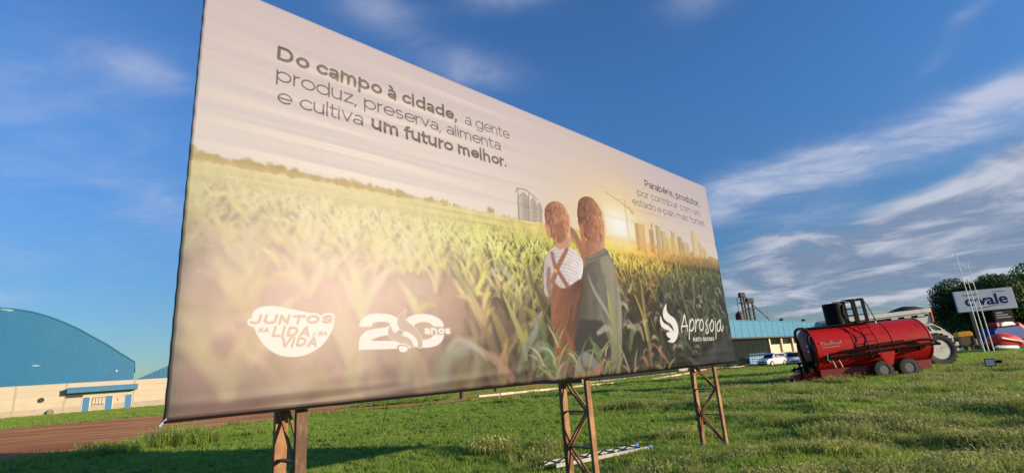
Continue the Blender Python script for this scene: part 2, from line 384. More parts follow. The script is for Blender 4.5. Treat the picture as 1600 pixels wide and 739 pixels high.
        yb = 392 + (x0 - 1000) * .12
        poly([(x0, yt), (x1, yt + sh), (x1 + 4, yb + 2), (x0 + 4, yb)], col(c), .74, .014, True)
        poly([(x0, yt), (x0 + (x1 - x0) * .35, yt + sh * .4), (x0 + (x1 - x0) * .35 + 4, yb), (x0 + 4, yb)], col(c) * .82, .55, .01, True)
        for k in range(7): stroke([uv(x0 + .6 * k, yt + 5 + k * 4), uv(x1 + .6 * k, yt + 6 + k * 4)], .003, col(c) * .8, .35)
    blend(slice(None), np.exp(-((U - 6.9) / 2.2) ** 2 - ((V - 1.93) / .06) ** 2) * .45, col((236, 190, 112)))
    # --- leaves, far to near
    def leaf(u, v, h, ang, droop, w, c, al, soft, c2=None):
        n = 6; pts = []; a = ang; x, y = u, v
        for i in range(n + 1):
            pts.append((x, y)); x += math.cos(a) * h / n; y += math.sin(a) * h / n; a -= droop / n * (1 if math.cos(ang) >= 0 else -1)
        wid = w * np.array([.55, .85, 1.0, .95, .75, .45, .04]); stroke(pts, wid, c, al, soft, c2)
    rows = []
    for k in range(5200):
        t = rng.random() ** 1.35 * 1.05 + .055
        rows.append((t, rng.uniform(-.2, 9.2)))
    rows.sort()
    for t, u in rows:
        if t > .16 and rng.random() < min(.9, (t - .16) * 2.2): continue
        v = horv(u) * (1 - t)
        left = float(np.interp(u, [0, 2.2, 3.4, 9], [1, .8, .12, 0]))
        if left > .5 and t > .42 and rng.random() < .7: continue
        base = table(np.array([u]), np.array([min(1, t * .9)]))[0]
        h = (.035 + .66 * t ** 1.05) * rng.uniform(.6, 1.25)
        al = (.88 - .30 * left) if t > .15 else .5 - .15 * left
        soft = .006 + (.05 * left * min(1, t * 1.6)) + .02 * t
        # a dark gap behind each plant, then its blades
        if t > .14:
            for q in range(2):
                leaf(u + rng.normal(0, .03 + .1 * t), v - .02, h * .8, math.pi / 2 + rng.normal(0, .3), .3, h * .1, base * (.62 + .22 * left), al * .8, soft * 1.5)
        nl = 2 if t < .12 else int(rng.integers(4, 8))
        for q in range(nl):
            side = -1 if rng.random() < .5 else 1
            ang = math.pi / 2 + side * rng.uniform(.02, .55)
            kind = rng.random(); lum = float(base @ [.3, .6, .1])
            tint = np.array([1.02, 1.06, .74]) if kind < .45 else (np.array([.98, 1.04, .86]) if kind < .8 else np.array([1.04, 1.02, .96]))
            gain = rng.uniform(.95, 1.5) if u > 3 else rng.uniform(.96, 1.16)
            if t < .2: gain = 1 + (gain - 1) * .35; tint = np.array([1.02, 1.04, .88])
            lift = (.10 if t > .2 else 0) * (1 - left) * rng.random() ** 2 * (2.2 if u > 6.2 else 1.6)
            c = (lum * .35 + base * .65) * tint * gain + lift * np.array([1.0, 1.05, .75])
            if left > .3 and t > .12: c = c * 1.05 + left * np.array([.07, .08, .02]) * rng.random()
            if kind > .95 and t > .3: c = c * .5 + col((222, 176, 140)) * .5
            c = np.clip(c, 0, .9)
            leaf(u + rng.normal(0, .012), v, h * rng.uniform(.6, 1.15), ang, rng.uniform(.1, 1.9 if q > 2 else .6) * (1 if t > .1 else .4), h * rng.uniform(.03, .07) * (1 + .7 * min(1, t * 1.4)), c, al, soft, np.clip(c * 1.18 + .02 * (1 - left), 0, .93))
    g_ = np.clip((hor - V) / .25, 0, 1) * smooth(1.2, 3.6, U); k_ = (.85 * g_)[..., None]
    Cc = np.clip(C, 0, 1); C[:] = Cc * (1 - k_) + (Cc ** 1.9 * 1.12) * k_
    # --- big soft leaves of the foreground, by hand: (points, half widths, colour, alpha, softness)
    def big(P, w, c, al=.9, soft=.03, c2=None):
        Q = curve([uv(*q) for q in P], 5, False); n = len(Q); k = np.linspace(0, 1, n)
        wid = np.interp(k, np.linspace(0, 1, len(w)), w); gm = lambda q: np.array(q) * .82 + 36 * .82 * .5; c = gm(c); c2 = None if c2 is None else gm(c2); stroke(Q, wid, col(c), al * .92, soft * 1.7, None if c2 is None else col(c2))
    for a in (
      ([(300, 330), (330, 365), (372, 398), (410, 410)], [.03, .05, .06, .02], (222, 206, 150), .5, .08),
      ([(372, 400), (400, 370), (424, 338)], [.05, .03, .01], (226, 212, 160), .5, .05),
      ([(296, 460), (310, 425), (345, 400), (372, 425)], [.02, .05, .06, .02], (214, 196, 146), .45, .08),
      ([(305, 540), (322, 500), (345, 480)], [.05, .06, .03], (196, 182, 130), .45, .09),
      ([(580, 600), (576, 560), (570, 520), (566, 390)], [.05, .06, .05, .03], (222, 208, 142), .55, .07),
      ([(630, 595), (636, 560), (628, 520)], [.05, .06, .02], (190, 182, 120), .7, .05),
      ([(560, 615), (548, 590), (540, 585)], [.05, .05, .02], (214, 205, 130), .7, .05),
      ([(690, 595), (700, 555), (735, 540), (735, 538)], [.08, .08, .06, .02], (132, 150, 128), .7, .06, (206, 204, 190)),
      ([(735, 600), (745, 570), (742, 545)], [.05, .06, .02], (160, 160, 110), .8, .04),
      ([(735, 538), (770, 560), (800, 590)], [.02, .045, .05], (214, 180, 152), .85, .02, (206, 136, 100)),
      ([(700, 545), (715, 530), (740, 540), (760, 562)], [.015, .03, .03, .01], (205, 190, 165), .8, .03),
      ([(640, 470), (648, 455), (665, 460), (678, 474)], [.01, .02, .025, .01], (215, 200, 165), .7, .03),
      ([(786, 460), (800, 490), (816, 530), (822, 560)], [.012, .035, .045, .03], (226, 214, 100), .95, .012, (150, 160, 80)),
      ([(845, 490), (835, 520), (822, 545), (810, 580)], [.02, .05, .05, .03], (180, 188, 172), .85, .02, (110, 140, 100)),
      ([(700, 395), (716, 430), (735, 455), (745, 490)], [.01, .03, .03, .02], (200, 196, 112), .7, .02),
      ([(760, 440), (775, 420), (795, 430), (806, 452)], [.01, .025, .03, .01], (206, 206, 180), .7, .02),
      ([(815, 400), (826, 440), (836, 480)], [.01, .025, .02], (196, 198, 108), .75, .015),
      ([(860, 590), (852, 540), (842, 500)], [.05, .06, .02], (100, 128, 70), .85, .03),
      ([(880, 595), (876, 560), (868, 545)], [.05, .06, .03], (126, 150, 88), .85, .03),
      ): big(*a)
    # --- man: shirt, neck, head
    def shade(c1, c2, ax=1, lo=0, hi=1):
        def f(sl):
            q = (PX[sl] - lo) / (hi - lo) if ax == 0 else (PY[sl] - lo) / (hi - lo)
            q = np.clip(q, 0, 1)[..., None]; n = (noise_f[sl] - .5)[..., None]
            return (col(c1) * (1 - q) + col(c2) * q) * (1 + n * .22)
        return f
    noise_f = noise(220, 80, 11) * .5 + noise(500, 180, 12) * .5
    poly([(905, 425), (915, 402), (925, 398), (945, 388), (958, 408), (966, 440), (972, 480), (972, 540), (965, 575), (900, 585), (892, 560), (898, 480)],
         0, 1, .012, True, 4, shade((66, 60, 52), (142, 136, 112), 0, 900, 962))
    poly([(938, 400), (955, 405), (968, 445), (972, 510), (960, 520), (950, 460)], col((176, 166, 134)), .55, .07, True, 4)
    for k in range(7):
        x = 912 + k * 8.2; stroke(curve([uv(x, 430), uv(x + 3, 470), uv(x + 2, 520)], 4, False), .03, col((128, 122, 100)) if k % 2 else col((66, 62, 54)), .3, .10)
    poly([(895, 505), (925, 500), (950, 508), (955, 560), (948, 582), (892, 590), (888, 550)], col((44, 42, 44)), .92, .04, True, 4)      # dark trousers
    poly([(914, 378), (935, 368), (944, 374), (944, 394), (920, 402), (917, 398)], 0, 1, .012, True, 3, shade((150, 92, 66), (214, 152, 116), 0, 914, 944))   # neck
    poly([(910, 350), (916, 372), (916, 396), (912, 390), (907, 365)], col((176, 110, 78)), .9, .01, True, 3)
    poly([(903, 322), (906, 312), (915, 307), (926, 310), (936, 322), (943, 342), (945, 362), (944, 377), (930, 378), (918, 374), (908, 360), (904, 345)],
         0, 1, .008, True, 4, shade((104, 50, 34), (214, 146, 98), 0, 904, 944))                                                          # hair
    hr = np.random.default_rng(3)
    for k in range(420):
        x = hr.uniform(905, 942); y = hr.uniform(311, 372)
        if (x - 905) < max(0, (y - 340)) * .35: continue
        if (x - 905) > 24 + (y - 311) * .5: continue
        cx = 915; dx = (x - cx) * .16 + hr.normal(0, 1.2); dy = hr.uniform(4, 10)
        tone = hr.choice(4); c = [(92, 42, 28), (150, 84, 52), (206, 138, 92), (232, 176, 130)][tone]
        stroke([uv(x, y), uv(x + dx * .6, y + dy * .5), uv(x + dx, y + dy)], [.004, .006, .002], np.clip(col(c) * (.72 + .5 * (x - 905) / 38), 0, 1), .5, .008)
    big([(936, 316), (943, 335), (946, 356), (944, 376)], [.01, .02, .025, .02], (248, 196, 140), .55, .02)      # warm rim on the man's hair
    big([(942, 378), (943, 392)], [.02, .02], (250, 206, 160), .6, .02)
    poly([(906, 352), (909, 349), (913, 358), (912, 368), (908, 366)], col((186, 112, 78)), .95, .008, True, 3)
    poly([(926, 398), (945, 387), (951, 391), (950, 398), (935, 405), (918, 412), (914, 406)], col((128, 118, 96)), .9, .01, True)
    stroke([uv(914, 408), uv(934, 402), uv(951, 394)], .006, col((84, 78, 64)), .7, .01)
    # --- hand of the child on the man's neck
    big([(893, 358), (899, 368), (906, 382), (912, 400), (914, 412)], [.035, .06, .06, .05, .04], (168, 100, 70), 1, .012, (180, 112, 80))
    big([(891, 358), (894, 372), (897, 378)], [.012, .02, .01], (196, 128, 92), .9, .01)
    # --- child: shirt, dungarees, head
    poly([(852, 404), (858, 392), (868, 386), (880, 384), (895, 388), (905, 397), (912, 410), (910, 432), (902, 446), (888, 452), (876, 456), (864, 446), (862, 462), (852, 460), (850, 430)],
         0, 1, .012, True, 4, shade((200, 184, 176), (244, 232, 224), 0, 852, 908))
    for k in range(12):
        y = 390 + k * 5.6; stroke(curve([uv(853, y + 10), uv(870, y), uv(890, y + 2), uv(909, y + 12)], 4, False), .006, col((150, 136, 134)), .42, .018)
    poly([(866, 442), (878, 450), (892, 446), (908, 436), (912, 450), (906, 480), (898, 520), (900, 550), (892, 582), (878, 575), (868, 545), (862, 500), (862, 462)],
         0, 1, .02, True, 4, shade((152, 92, 60), (84, 46, 32), 0, 862, 908))
    for k in range(18):
        x = 866 + hr.uniform(0, 34); y = hr.uniform(460, 540); stroke([uv(x + 8, y - 20), uv(x, y), uv(x - 4, y + 25)], [.01, .02, .005], col((190, 116, 74)) if k % 2 else col((82, 46, 32)), .3, .05)
    big([(863, 396), (868, 415), (878, 432), (888, 448)], [.03, .035, .035, .04], (148, 88, 58), .95, .012)
    big([(887, 388), (880, 402), (872, 418), (864, 440)], [.03, .035, .035, .04], (158, 94, 62), .95, .012)
    big([(858, 420), (858, 445), (862, 470)], [.03, .045, .03], (150, 96, 70), .85, .02)
    stroke([uv(869, 423)], .028, col((246, 170, 84)), .95, .02)
    poly([(868, 372), (886, 368), (890, 376), (888, 386), (876, 389), (869, 385)], col((204, 148, 116)), 1, .012, True, 3)
    poly([(855, 355), (860, 362), (864, 372), (859, 369), (855, 362)], col((190, 126, 92)), 1, .01, True, 3)
    poly([(851, 335), (854, 322), (863, 315), (874, 316), (884, 325), (890, 340), (890, 358), (886, 372), (877, 380), (868, 377), (860, 364), (854, 352)],
         0, 1, .008, True, 4, shade((136, 74, 48), (222, 156, 108), 0, 852, 890))
    for k in range(420):
        a = hr.uniform(0, 6.28); q = hr.uniform(0, 1) ** .6; x = 871 + math.cos(a) * 16 * q; y = 345 + math.sin(a) * 27 * q
        dx = (x - 866) * .22 + hr.normal(0, 1.2); dy = 4 + abs(y - 320) * .14
        c = [(96, 46, 30), (152, 86, 54), (210, 146, 98), (236, 184, 138)][hr.choice(4)]
        stroke([uv(x, y), uv(x + dx * .6, y + dy * .5), uv(x + dx, y + dy)], [.004, .006, .002], np.clip(col(c) * (.78 + .4 * (x - 852) / 38), 0, 1), .5, .008)
    big([(884, 324), (890, 338), (891, 356), (888, 370)], [.008, .016, .02, .012], (250, 206, 156), .6, .018)
    poly([(851, 352), (855, 350), (860, 360), (861, 371), (856, 368)], col((206, 140, 104)), .95, .008, True, 3)
    big([(862, 322), (872, 318), (882, 326)], [.01, .02, .01], (236, 178, 124), .45, .02)
    poly([(872, 350), (880, 352), (884, 370), (876, 377), (868, 370)], col((120, 60, 38)), .4, .05, True, 3)
    # --- leaves in front of the people and of the right part
    for a in (
      ([(893, 570), (890, 545), (884, 520), (876, 500)], [.02, .04, .05, .02], (116, 66, 48), .5, .03),
      ([(920, 430), (930, 455), (945, 480), (955, 500)], [.008, .03, .03, .01], (206, 200, 178), .8, .02),
      ([(950, 455), (954, 480), (960, 510), (964, 545), (968, 585)], [.008, .035, .05, .05, .04], (222, 208, 90), .9, .012, (112, 128, 62)),
      ([(940, 490), (950, 520), (962, 555)], [.015, .04, .03], (150, 150, 92), .8, .02),
      ([(922, 525), (930, 545), (940, 575)], [.012, .04, .05], (104, 124, 70), .9, .015),
      ([(935, 520), (950, 512), (960, 528), (963, 545)], [.03, .05, .05, .02], (226, 216, 196), .85, .02, (130, 136, 96)),
      ([(900, 590), (905, 570), (916, 560), (930, 570), (935, 582)], [.03, .07, .09, .07, .02], (196, 196, 190), .9, .02, (150, 160, 150)),
      ([(898, 592), (915, 590), (933, 580), (944, 562)], [.04, .06, .06, .02], (214, 120, 56), .9, .015, (236, 160, 90)),
      ([(878, 590), (888, 560), (892, 540), (885, 520)], [.05, .03, .05, .02], (176, 96, 62), .8, .03),
      ([(860, 550), (846, 540), (836, 550), (834, 575)], [.02, .06, .05, .02], (176, 186, 160), .6, .03),
      ([(870, 595), (866, 560), (856, 540)], [.06, .07, .03], (118, 146, 78), .75, .03),
      ([(890, 440), (882, 480), (878, 520)], [.005, .01, .01], (180, 120, 80), .3, .03),
      ([(1002, 438), (1007, 480), (1014, 530), (1018, 570)], [.012, .04, .05, .04], (216, 190, 80), .85, .012, (120, 118, 58)),
      ([(992, 460), (1004, 490), (1012, 530)], [.012, .035, .03], (226, 196, 88), .8, .015),
      ([(985, 545), (990, 515), (1000, 512), (1006, 530)], [.03, .06, .05, .02], (110, 124, 76), .8, .02, (226, 206, 160)),
      ([(975, 505), (980, 480), (976, 460)], [.02, .04, .02], (168, 152, 142), .6, .03),
      ([(984, 455), (988, 445)], [.03, .02], (232, 206, 170), .8, .02),
      ([(1058, 430), (1066, 460), (1075, 490), (1080, 520)], [.01, .04, .05, .04], (196, 176, 84), .75, .015, (110, 110, 56)),
      ([(1080, 430), (1084, 450), (1084, 480)], [.01, .04, .03], (186, 172, 92), .7, .015),
      ([(1096, 440), (1104, 470), (1106, 500)], [.01, .03, .03], (96, 108, 66), .7, .02),
      ([(1050, 545), (1070, 535), (1085, 552)], [.03, .05, .01], (96, 118, 84), .7, .03),
      ([(975, 592), (985, 588), (995, 590)], [.03, .04, .02], (206, 132, 84), .8, .02),
      ([(1008, 560), (1012, 570)], [.03, .03], (222, 140, 84), .8, .02),
      ([(1025, 540), (1034, 552), (1044, 566)], [.012, .035, .02], (214, 140, 104), .8, .02),
      ([(1100, 560), (1110, 556)], [.01, .01], (90, 90, 92), .3, .03),
      ): big(*a)
    for k in range(70):
        u = hr.uniform(5.4, 8.9); t = hr.uniform(.25, .95); v = horv(u) * (1 - t)
        c = col([(232, 190, 150), (222, 214, 190), (214, 140, 90), (206, 200, 150)][hr.choice(4)])
        leaf(u, v, hr.uniform(.08, .25), hr.uniform(.3, 2.8), 2.2, hr.uniform(.015, .04), c, .5, .03)
    for k in range(150):
        u = hr.uniform(6.6, 9.0); t = hr.uniform(.2, .8); v = horv(u) * (1 - t)
        c = col([(74, 92, 66), (96, 108, 62), (126, 124, 72), (52, 66, 56)][hr.choice(4)])
        leaf(u, v - .1, hr.uniform(.2, .5), 1.57 + hr.normal(0, .4), 1.0, hr.uniform(.015, .035), c, .5, .02)
    for x0, y0, s_ in ((850, 575, 1), (862, 560, .8), (880, 585, 1.1), (902, 560, .9), (922, 580, 1.1), (945, 570, .9), (958, 588, 1), (872, 530, .7), (938, 545, .8), (990, 580, 1), (1040, 575, .9)):
        u0, v0 = uv(x0, y0 + 12)
        for q in range(5):
            c = col([(118, 138, 76), (168, 172, 96), (88, 112, 66), (196, 192, 150), (206, 140, 92)][hr.choice(5, p=[.32, .26, .22, .14, .06])])
            leaf(u0 + hr.normal(0, .06), v0, .42 * s_ * hr.uniform(.6, 1.2), 1.57 + hr.normal(0, .42), hr.uniform(.3, 1.8), .022 * s_, c, .85, .016)
    # lower right corner fades to charcoal
    fr = smooth(7.0, 8.6, U) * smooth(.62, .2, V); blend(slice(None), fr * .9, col((50, 51, 54)))
    edge = np.exp(-U / .06) * smooth(1.8, .9, V); blend(slice(None), edge * .7, col((40, 62, 52)))
    blend(slice(None), smooth(.42, .0, V) * .40 * (1 - smooth(6, 7.5, U)), col((112, 86, 78)))
    # milky sun glare on the vinyl, partly painted into the print's lower left
    painted_glare = np.exp(-((U - 1.15) / 1.55) ** 2 - ((V - .95) / .75) ** 2)
    blend(slice(None), painted_glare * .46, col((252, 220, 200)))
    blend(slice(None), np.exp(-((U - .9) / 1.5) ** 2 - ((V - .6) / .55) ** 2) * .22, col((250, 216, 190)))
    # --- lettering: glyphs drawn as strokes of even weight, em units, cap height .70
    def arc(cx, cy, rx, ry, a0, a1, n=14):
        a = np.radians(np.linspace(a0, a1, n)); return list(zip(cx + rx * np.cos(a), cy + ry * np.sin(a)))
    def glyph(ch, w):
        h = w / 2; X = .52; q = .5 * (.52 - w); R = .285 - h; B = X / 2
        G = []; adv = 0
        if ch in 'oO0' and ch == 'o': G = [arc(R + h, B, R, q, 0, 360, 28)]; adv = .57
        elif ch == 'c': G = [arc(R + h, B, R, q, 42, 318, 22)]; adv = .52
        elif ch in 'eé': G = [arc(R + h, B, R, q, -42, -360, 26), [(h * 1.2, B), (2 * R + h, B)]]; adv = .565
        elif ch in 'aàá':
            x = .46 - h; G = [[(x, 0), (x, .34)] + arc(x - (.19 - h * .2), .34, .19 - h * .2, X - h - .34, 0, 140, 10), arc(.235, .155, .235 - h, .155 - h, 0, 360, 22), [(x - .02, .3 - h * .6), (.2, .3 - h * .6)]]
            G[1] = arc(.215, .15, .215 - h, .155 - h * .9, 0, 360, 22); G.pop(2); adv = .50
        elif ch in 'bpdqg':
            G = [arc(R + h, B, R, q, 0, 360, 28)]
            if ch == 'b': G.append([(h, 0), (h, .74)])
            if ch == 'p': G.append([(h, -.19), (h, X)])
            x = 2 * R + h
            if ch == 'd': G.append([(x, 0), (x, .74)])
            if ch == 'g': G.append([(x, X), (x, .02)] + arc(x - R, .02, R, .18, 0, -140, 12))
            adv = .61
        elif ch in 'nh':
            r = .2 - h * .3; G = [[(h, 0), (h, X if ch == 'n' else .74)], [(h, .25)] + arc(h + r, X - h - r * .9 + .0, r, r * .9, 180, 0, 12) + [(h + 2 * r, 0)]]; adv = h * 2 + 2 * r + .06
        elif ch == 'm':
            r = .175 - h * .3; G = [[(h, 0), (h, X)], [(h, .25)] + arc(h + r, X - h - r, r, r, 180, 0, 12) + [(h + 2 * r, 0)], [(h + 2 * r, .25)] + arc(h + 3 * r, X - h - r, r, r, 180, 0, 12) + [(h + 4 * r, 0)]]; adv = h * 2 + 4 * r + .06
        elif ch == 'u':
            r = .2 - h * .3; G = [[(h, X)] + arc(h + r, h + r * .9, r, r * .9, 180, 360, 12) + [(h + 2 * r, X)], [(h + 2 * r, 0), (h + 2 * r, X)]]; adv = h * 2 + 2 * r + .06
        elif ch == 'r': G = [[(h, 0), (h, X)], [(h, .25)] + arc(h + .2, X - h - .2, .2, .2, 180, 90, 8)]; adv = h + .24
        elif ch in 'ií':
            G = [[(h, 0), (h, X)]]; adv = w + .06
            if ch == 'i': G.append([(h, .655 + h * .2), (h, .66 + h * .2)])
        elif ch == 'j': G = [[(h + .05, X), (h + .05, -.1)] + arc(h - .04, -.1, .09, .09, 0, -80, 6), [(h + .05, .66), (h + .05, .665)]]; adv = w + .11
        elif ch == 'l': G = [[(h, 0), (h, .74)]]; adv = w + .06
        elif ch == 't': G = [[(.1, .66), (.1, .14)] + arc(.22, .14, .12, .14 - h, 180, 290, 8), [(0, X - h), (.29, X - h)]]; adv = .33
        elif ch == 'f': G = [[(.1, 0), (.1, .6)] + arc(.22, .6, .12, .15 - h, 180, 80, 8), [(0, X - h), (.28, X - h)]]; adv = .31
        elif ch == 's': 
            r = (X - w) / 4; G = [arc(.205, X - h - r, .17 - h * .3, r, 38, 270, 14)[:] + arc(.205, h + r, .18 - h * .3, r, 90, -140, 14)]; adv = .44
        elif ch == 'v': G = [[(h * .8, X), (.24, h * .6), (.48 - h * .8, X)]]; adv = .49
        elif ch == 'z': G = [[(.02, X - h), (.40, X - h), (.03, h), (.42, h)]]; adv = .46
        elif ch == ',': G = [[(h + .02, h), (h + .02, h * .6), (h - .03, -.10)]]; adv = w + .08
        elif ch == '.': G = [[(h + .01, h), (h + .011, h)]]; adv = w + .06
        elif ch == 'D': G = [[(h, h), (h, .7 - h), (.28, .7 - h)] + arc(.30, .35, .35 - h, .35 - h, 90, -90, 18) + [(.28, h), (h, h)]]; adv = .72
        elif ch == 'P': G = [[(h, 0), (h, .7 - h), (.3, .7 - h)] + arc(.32, .7 - .235, .23 - h, .235 - h, 90, -90, 12) + [(h, .235)]]; adv = .6
        elif ch == 'J': G = [[(.42, .7), (.42, .22)] + arc(.25, .22, .17, .22 - h, 0, -160, 12)]; adv = .54
        elif ch == 'U': G = [[(h, .7), (h, .28)] + arc(h + .22, .28, .22, .28 - h, 180, 360, 14) + [(h + .44, .7)]]; adv = .62
        elif ch == 'N': G = [[(h, 0), (h, .7 - h * .4), (.5 - h, h * .4), (.5 - h, .7)]]; adv = .6
        elif ch == 'T': G = [[(0, .7 - h), (.52, .7 - h)], [(.26, 0), (.26, .7 - h)]]; adv = .56
        elif ch == 'O': G = [arc(.34, .35, .34 - h, .35 - h, 0, 360, 28)]; adv = .74
        elif ch == 'S': G = [arc(.27, .7 - h - (.7 - w) / 4, .23 - h * .3, (.7 - w) / 4, 30, 270, 12) + arc(.27, h + (.7 - w) / 4, .24 - h * .3, (.7 - w) / 4, 90, -150, 12)]; adv = .58
        elif ch == 'L': G = [[(h, .7), (h, h), (.42, h)]]; adv = .47
        elif ch == 'I': G = [[(h, 0), (h, .7)]]; adv = w + .08
        elif ch == 'A': G = [[(h * .6, 0), (.3, .7 - h * .6), (.6 - h * .6, 0)], [(.13, .2), (.47, .2)]]; adv = .64
        elif ch == 'E': G = [[(.44, .7 - h), (h, .7 - h), (h, h), (.44, h)], [(h, .35), (.4, .35)]]; adv = .5
        elif ch == 'V': G = [[(h * .6, .7), (.3, h * .6), (.6 - h * .6, .7)]]; adv = .62
        elif ch == 'M': G = [[(h, 0), (h, .7 - h * .3), (.33, .2), (.66 - h, .7 - h * .3), (.66 - h, 0)]]; adv = .76
        elif ch == 'G': G = [arc(.34, .35, .34 - h, .35 - h, 45, 345, 24) + [(.66 - h, .3), (.4, .3)]]; adv = .74
        elif ch == 'R': G = [[(h, 0), (h, .7 - h), (.3, .7 - h)] + arc(.3, .7 - .2, .2 - h, .2 - h, 90, -90, 10) + [(h, .3)], [(.28, .3), (.5, 0)]]; adv = .58
        elif ch == ' ': adv = .26
        if ch == 'à': G.append([(.13, .70), (.24, .60)])
        if ch in 'éá': G.append([(.24, .60), (.35, .70)])
        if ch == 'í': G.append([(h, .60), (h + .10, .70)])
        return adv, G
    def text(s, u0, v0, u1, v1, cap, w, c, al=1.0, slant=0.0, soft=.0055, track=.03, grow=0.0):
        tot = 0; items = []
        for ch in s:
            adv, G = glyph(ch, w); items.append((tot, G)); tot += adv + (track if ch != ' ' else 0)
        tot -= track; k = cap / .7; kx = (u1 - u0) / tot
        for x0, G in items:
            for pl in G:
                P = []
                for x, y in pl:
                    X_ = (x0 + x) * kx; f = X_ / (u1 - u0); P.append((u0 + X_ + slant * y * k, v0 + (v1 - v0) * f + y * k))
                stroke(P, w * .5 * (k * .55 + kx * .45) + grow, c, al, soft)
    ink = col((104, 94, 84)); ink2 = col((84, 80, 82))
    text("Do campo à cidade,", .583, 2.942, 2.60, 2.962, .137, .135, ink)
    text("a gente", 2.705, 2.963, 3.43, 2.966, .137, .062, ink)
    text("produz, preserva, alimenta", .585, 2.735, 3.262, 2.768, .137, .062, ink)
    text("e cultiva", .605, 2.528, 1.42, 2.545, .137, .062, ink)
    text("um futuro melhor.", 1.50, 2.545, 3.345, 2.570, .137, .135, ink)
    text("Parabéns, produtor,", 6.60, 2.985, 8.60, 2.965, .128, .105, ink2)
    text("por contribuir com um", 6.33, 2.775, 8.56, 2.765, .122, .055, ink2)
    text("estado e país mais fortes.", 6.14, 2.585, 8.70, 2.575, .122, .055, ink2)
    # --- badge: cream shape with knocked-out slanted words
    cream = col((255, 246, 228)); ko = col((226, 196, 170))
    poly([(.50, .700), (.53, .745), (.62, .772), (.74, .760), (.92, .728), (1.06, .700), (1.14, .675), (1.145, .62), (1.11, .54), (1.04, .455), (.93, .395), (.82, .377), (.70, .40), (.60, .47), (.54, .56), (.51, .64)], cream, 1, .006, False, 5)
    text("JUNTOS", .475, .627, 1.135, .640, .072, .185, cream, 1, .25, .006, .04, .014)
    text("JUNTOS", .475, .630, 1.135, .643, .066, .165, ko, 1, .25, .005, .04)
    text("NA", .548, .568, .625, .571, .036, .17, ko * .96, 1, .25, .004)
    text("LIDA", .645, .532, .945, .540, .076, .17, ko, 1, .25, .005, .05)
    text("E", .965, .541, .995, .541, .022, .09, ko, 1, .25, .004)
    text("NA", 1.015, .540, 1.09, .543, .036, .17, ko * .96, 1, .25, .004)
    text("VIDA", .712, .452, 1.005, .460, .072, .17, ko, 1, .25, .005, .05)
    # --- number badge, traced in a small grid of its own: x 0..1391, y 0..739 of the drawing
    def nb(P): return [uv(550 + x * 160 / 1391, 475 + y * 85 / 739) for x, y in P]
    poly(curve(nb([(95, 305), (115, 235), (180, 165), (290, 130), (400, 128), (500, 140), (590, 175), (650, 240), (655, 330), (560, 400), (430, 430), (330, 455), (240, 497)]), 4, False).tolist() + nb([(640, 500), (640, 605), (90, 622), (90, 540)]) + curve(nb([(90, 540), (110, 450), (190, 370), (330, 330), (450, 315), (510, 285), (500, 255), (440, 240), (360, 240), (300, 250), (272, 275), (268, 305)]), 4, False).tolist(), cream, 1, .006)
    Z = nb([(730, 220), (800, 160), (930, 135), (1060, 145), (1170, 190), (1235, 260), (1250, 370), (1235, 470), (1170, 550), (1060, 585), (940, 592), (820, 560), (740, 480), (715, 350)])
    poly(Z, cream, 1, .006, False, 4)
    poly(nb([(850, 280), (920, 247), (1000, 245), (1070, 270), (1108, 320), (1115, 390), (1080, 450), (1000, 480), (920, 475), (850, 430), (830, 350)]), col((206, 178, 150)), 1, .006, False, 4)
    F1 = nb([(715, 85), (650, 140), (612, 220), (620, 300), (670, 355), (760, 385), (840, 440), (890, 520), (890, 590), (950, 590), (955, 500), (920, 400), (850, 310), (760, 240), (712, 180), (735, 75)])
    F2 = nb([(525, 290), (485, 350), (495, 430), (550, 490), (640, 520), (740, 530), (800, 570), (835, 590), (830, 520), (780, 455), (690, 430), (600, 400), (545, 350)])
    for F_ in (F1, F2):
        poly(F_, col((214, 188, 164)), 1, .006, False, 3); Q = curve(F_, 3); Q = np.vstack([Q, Q[:1]]); stroke(Q, .0022, cream, .9, .004)
    poly(nb([(690, 375), (790, 420), (860, 490), (885, 575), (840, 572), (800, 490), (720, 430), (680, 425)]), cream, 1, .005, False, 3)
    poly(nb([(590, 395), (645, 355), (685, 380), (685, 425), (640, 420)]), col((206, 180, 156)), 1, .005)
    poly(nb([(630, 540), (700, 535), (770, 560), (795, 598), (760, 600), (700, 570)]), cream, 1, .005, False, 3)
    poly(nb([(620, 560), (690, 550), (765, 580), (755, 640), (700, 665), (640, 645), (612, 600)]), col((206, 170, 146)), 1, .005, False, 3)
    poly(nb([(635, 575), (690, 565), (755, 590), (742, 635), (695, 652), (648, 635)]), cream, 1, .005, False, 3)
    q = nb([(975, 310), (1345, 415)]); poly(nb([(1100, 305), (1350, 305), (1350, 415), (1100, 415)]), col((196, 166, 140)), .8, .006)
    a0 = nb([(980, 402)])[0]; a1 = nb([(1335, 402)])[0]; text("anos", a0[0], a0[1], a1[0], a1[1], .072, .16, cream, 1, 0, .005, .02)
    # --- flame mark and handwritten word of the lower right
    def fb(P): return [uv(1000 + x * 160 / 1314, 470 + y * 90 / 739) for x, y in P]
    poly(fb([(340, 35), (310, 90), (296, 160), (310, 225), (350, 265), (400, 300), (430, 360), (435, 430), (425, 490), (400, 538), (450, 520), (485, 450), (495, 370), (478, 290), (440, 220), (385, 180), (350, 140), (340, 90)]), cream, 1, .006, False, 3)
    poly(fb([(268, 190), (258, 250), (275, 320), (320, 360), (370, 380), (400, 420), (400, 470), (380, 505), (350, 515), (395, 530), (430, 500), (440, 430), (420, 370), (370, 320), (310, 280), (285, 240)]), cream, 1, .006, False, 3)
    poly(fb([(345, 405), (375, 395), (408, 425), (410, 460), (390, 480), (360, 460), (342, 430)]), cream, 1, .006, False, 3)
    def hand(P, w=.011): stroke(curve(fb(P), 5, False), w * 1.25, cream, 1, .008)
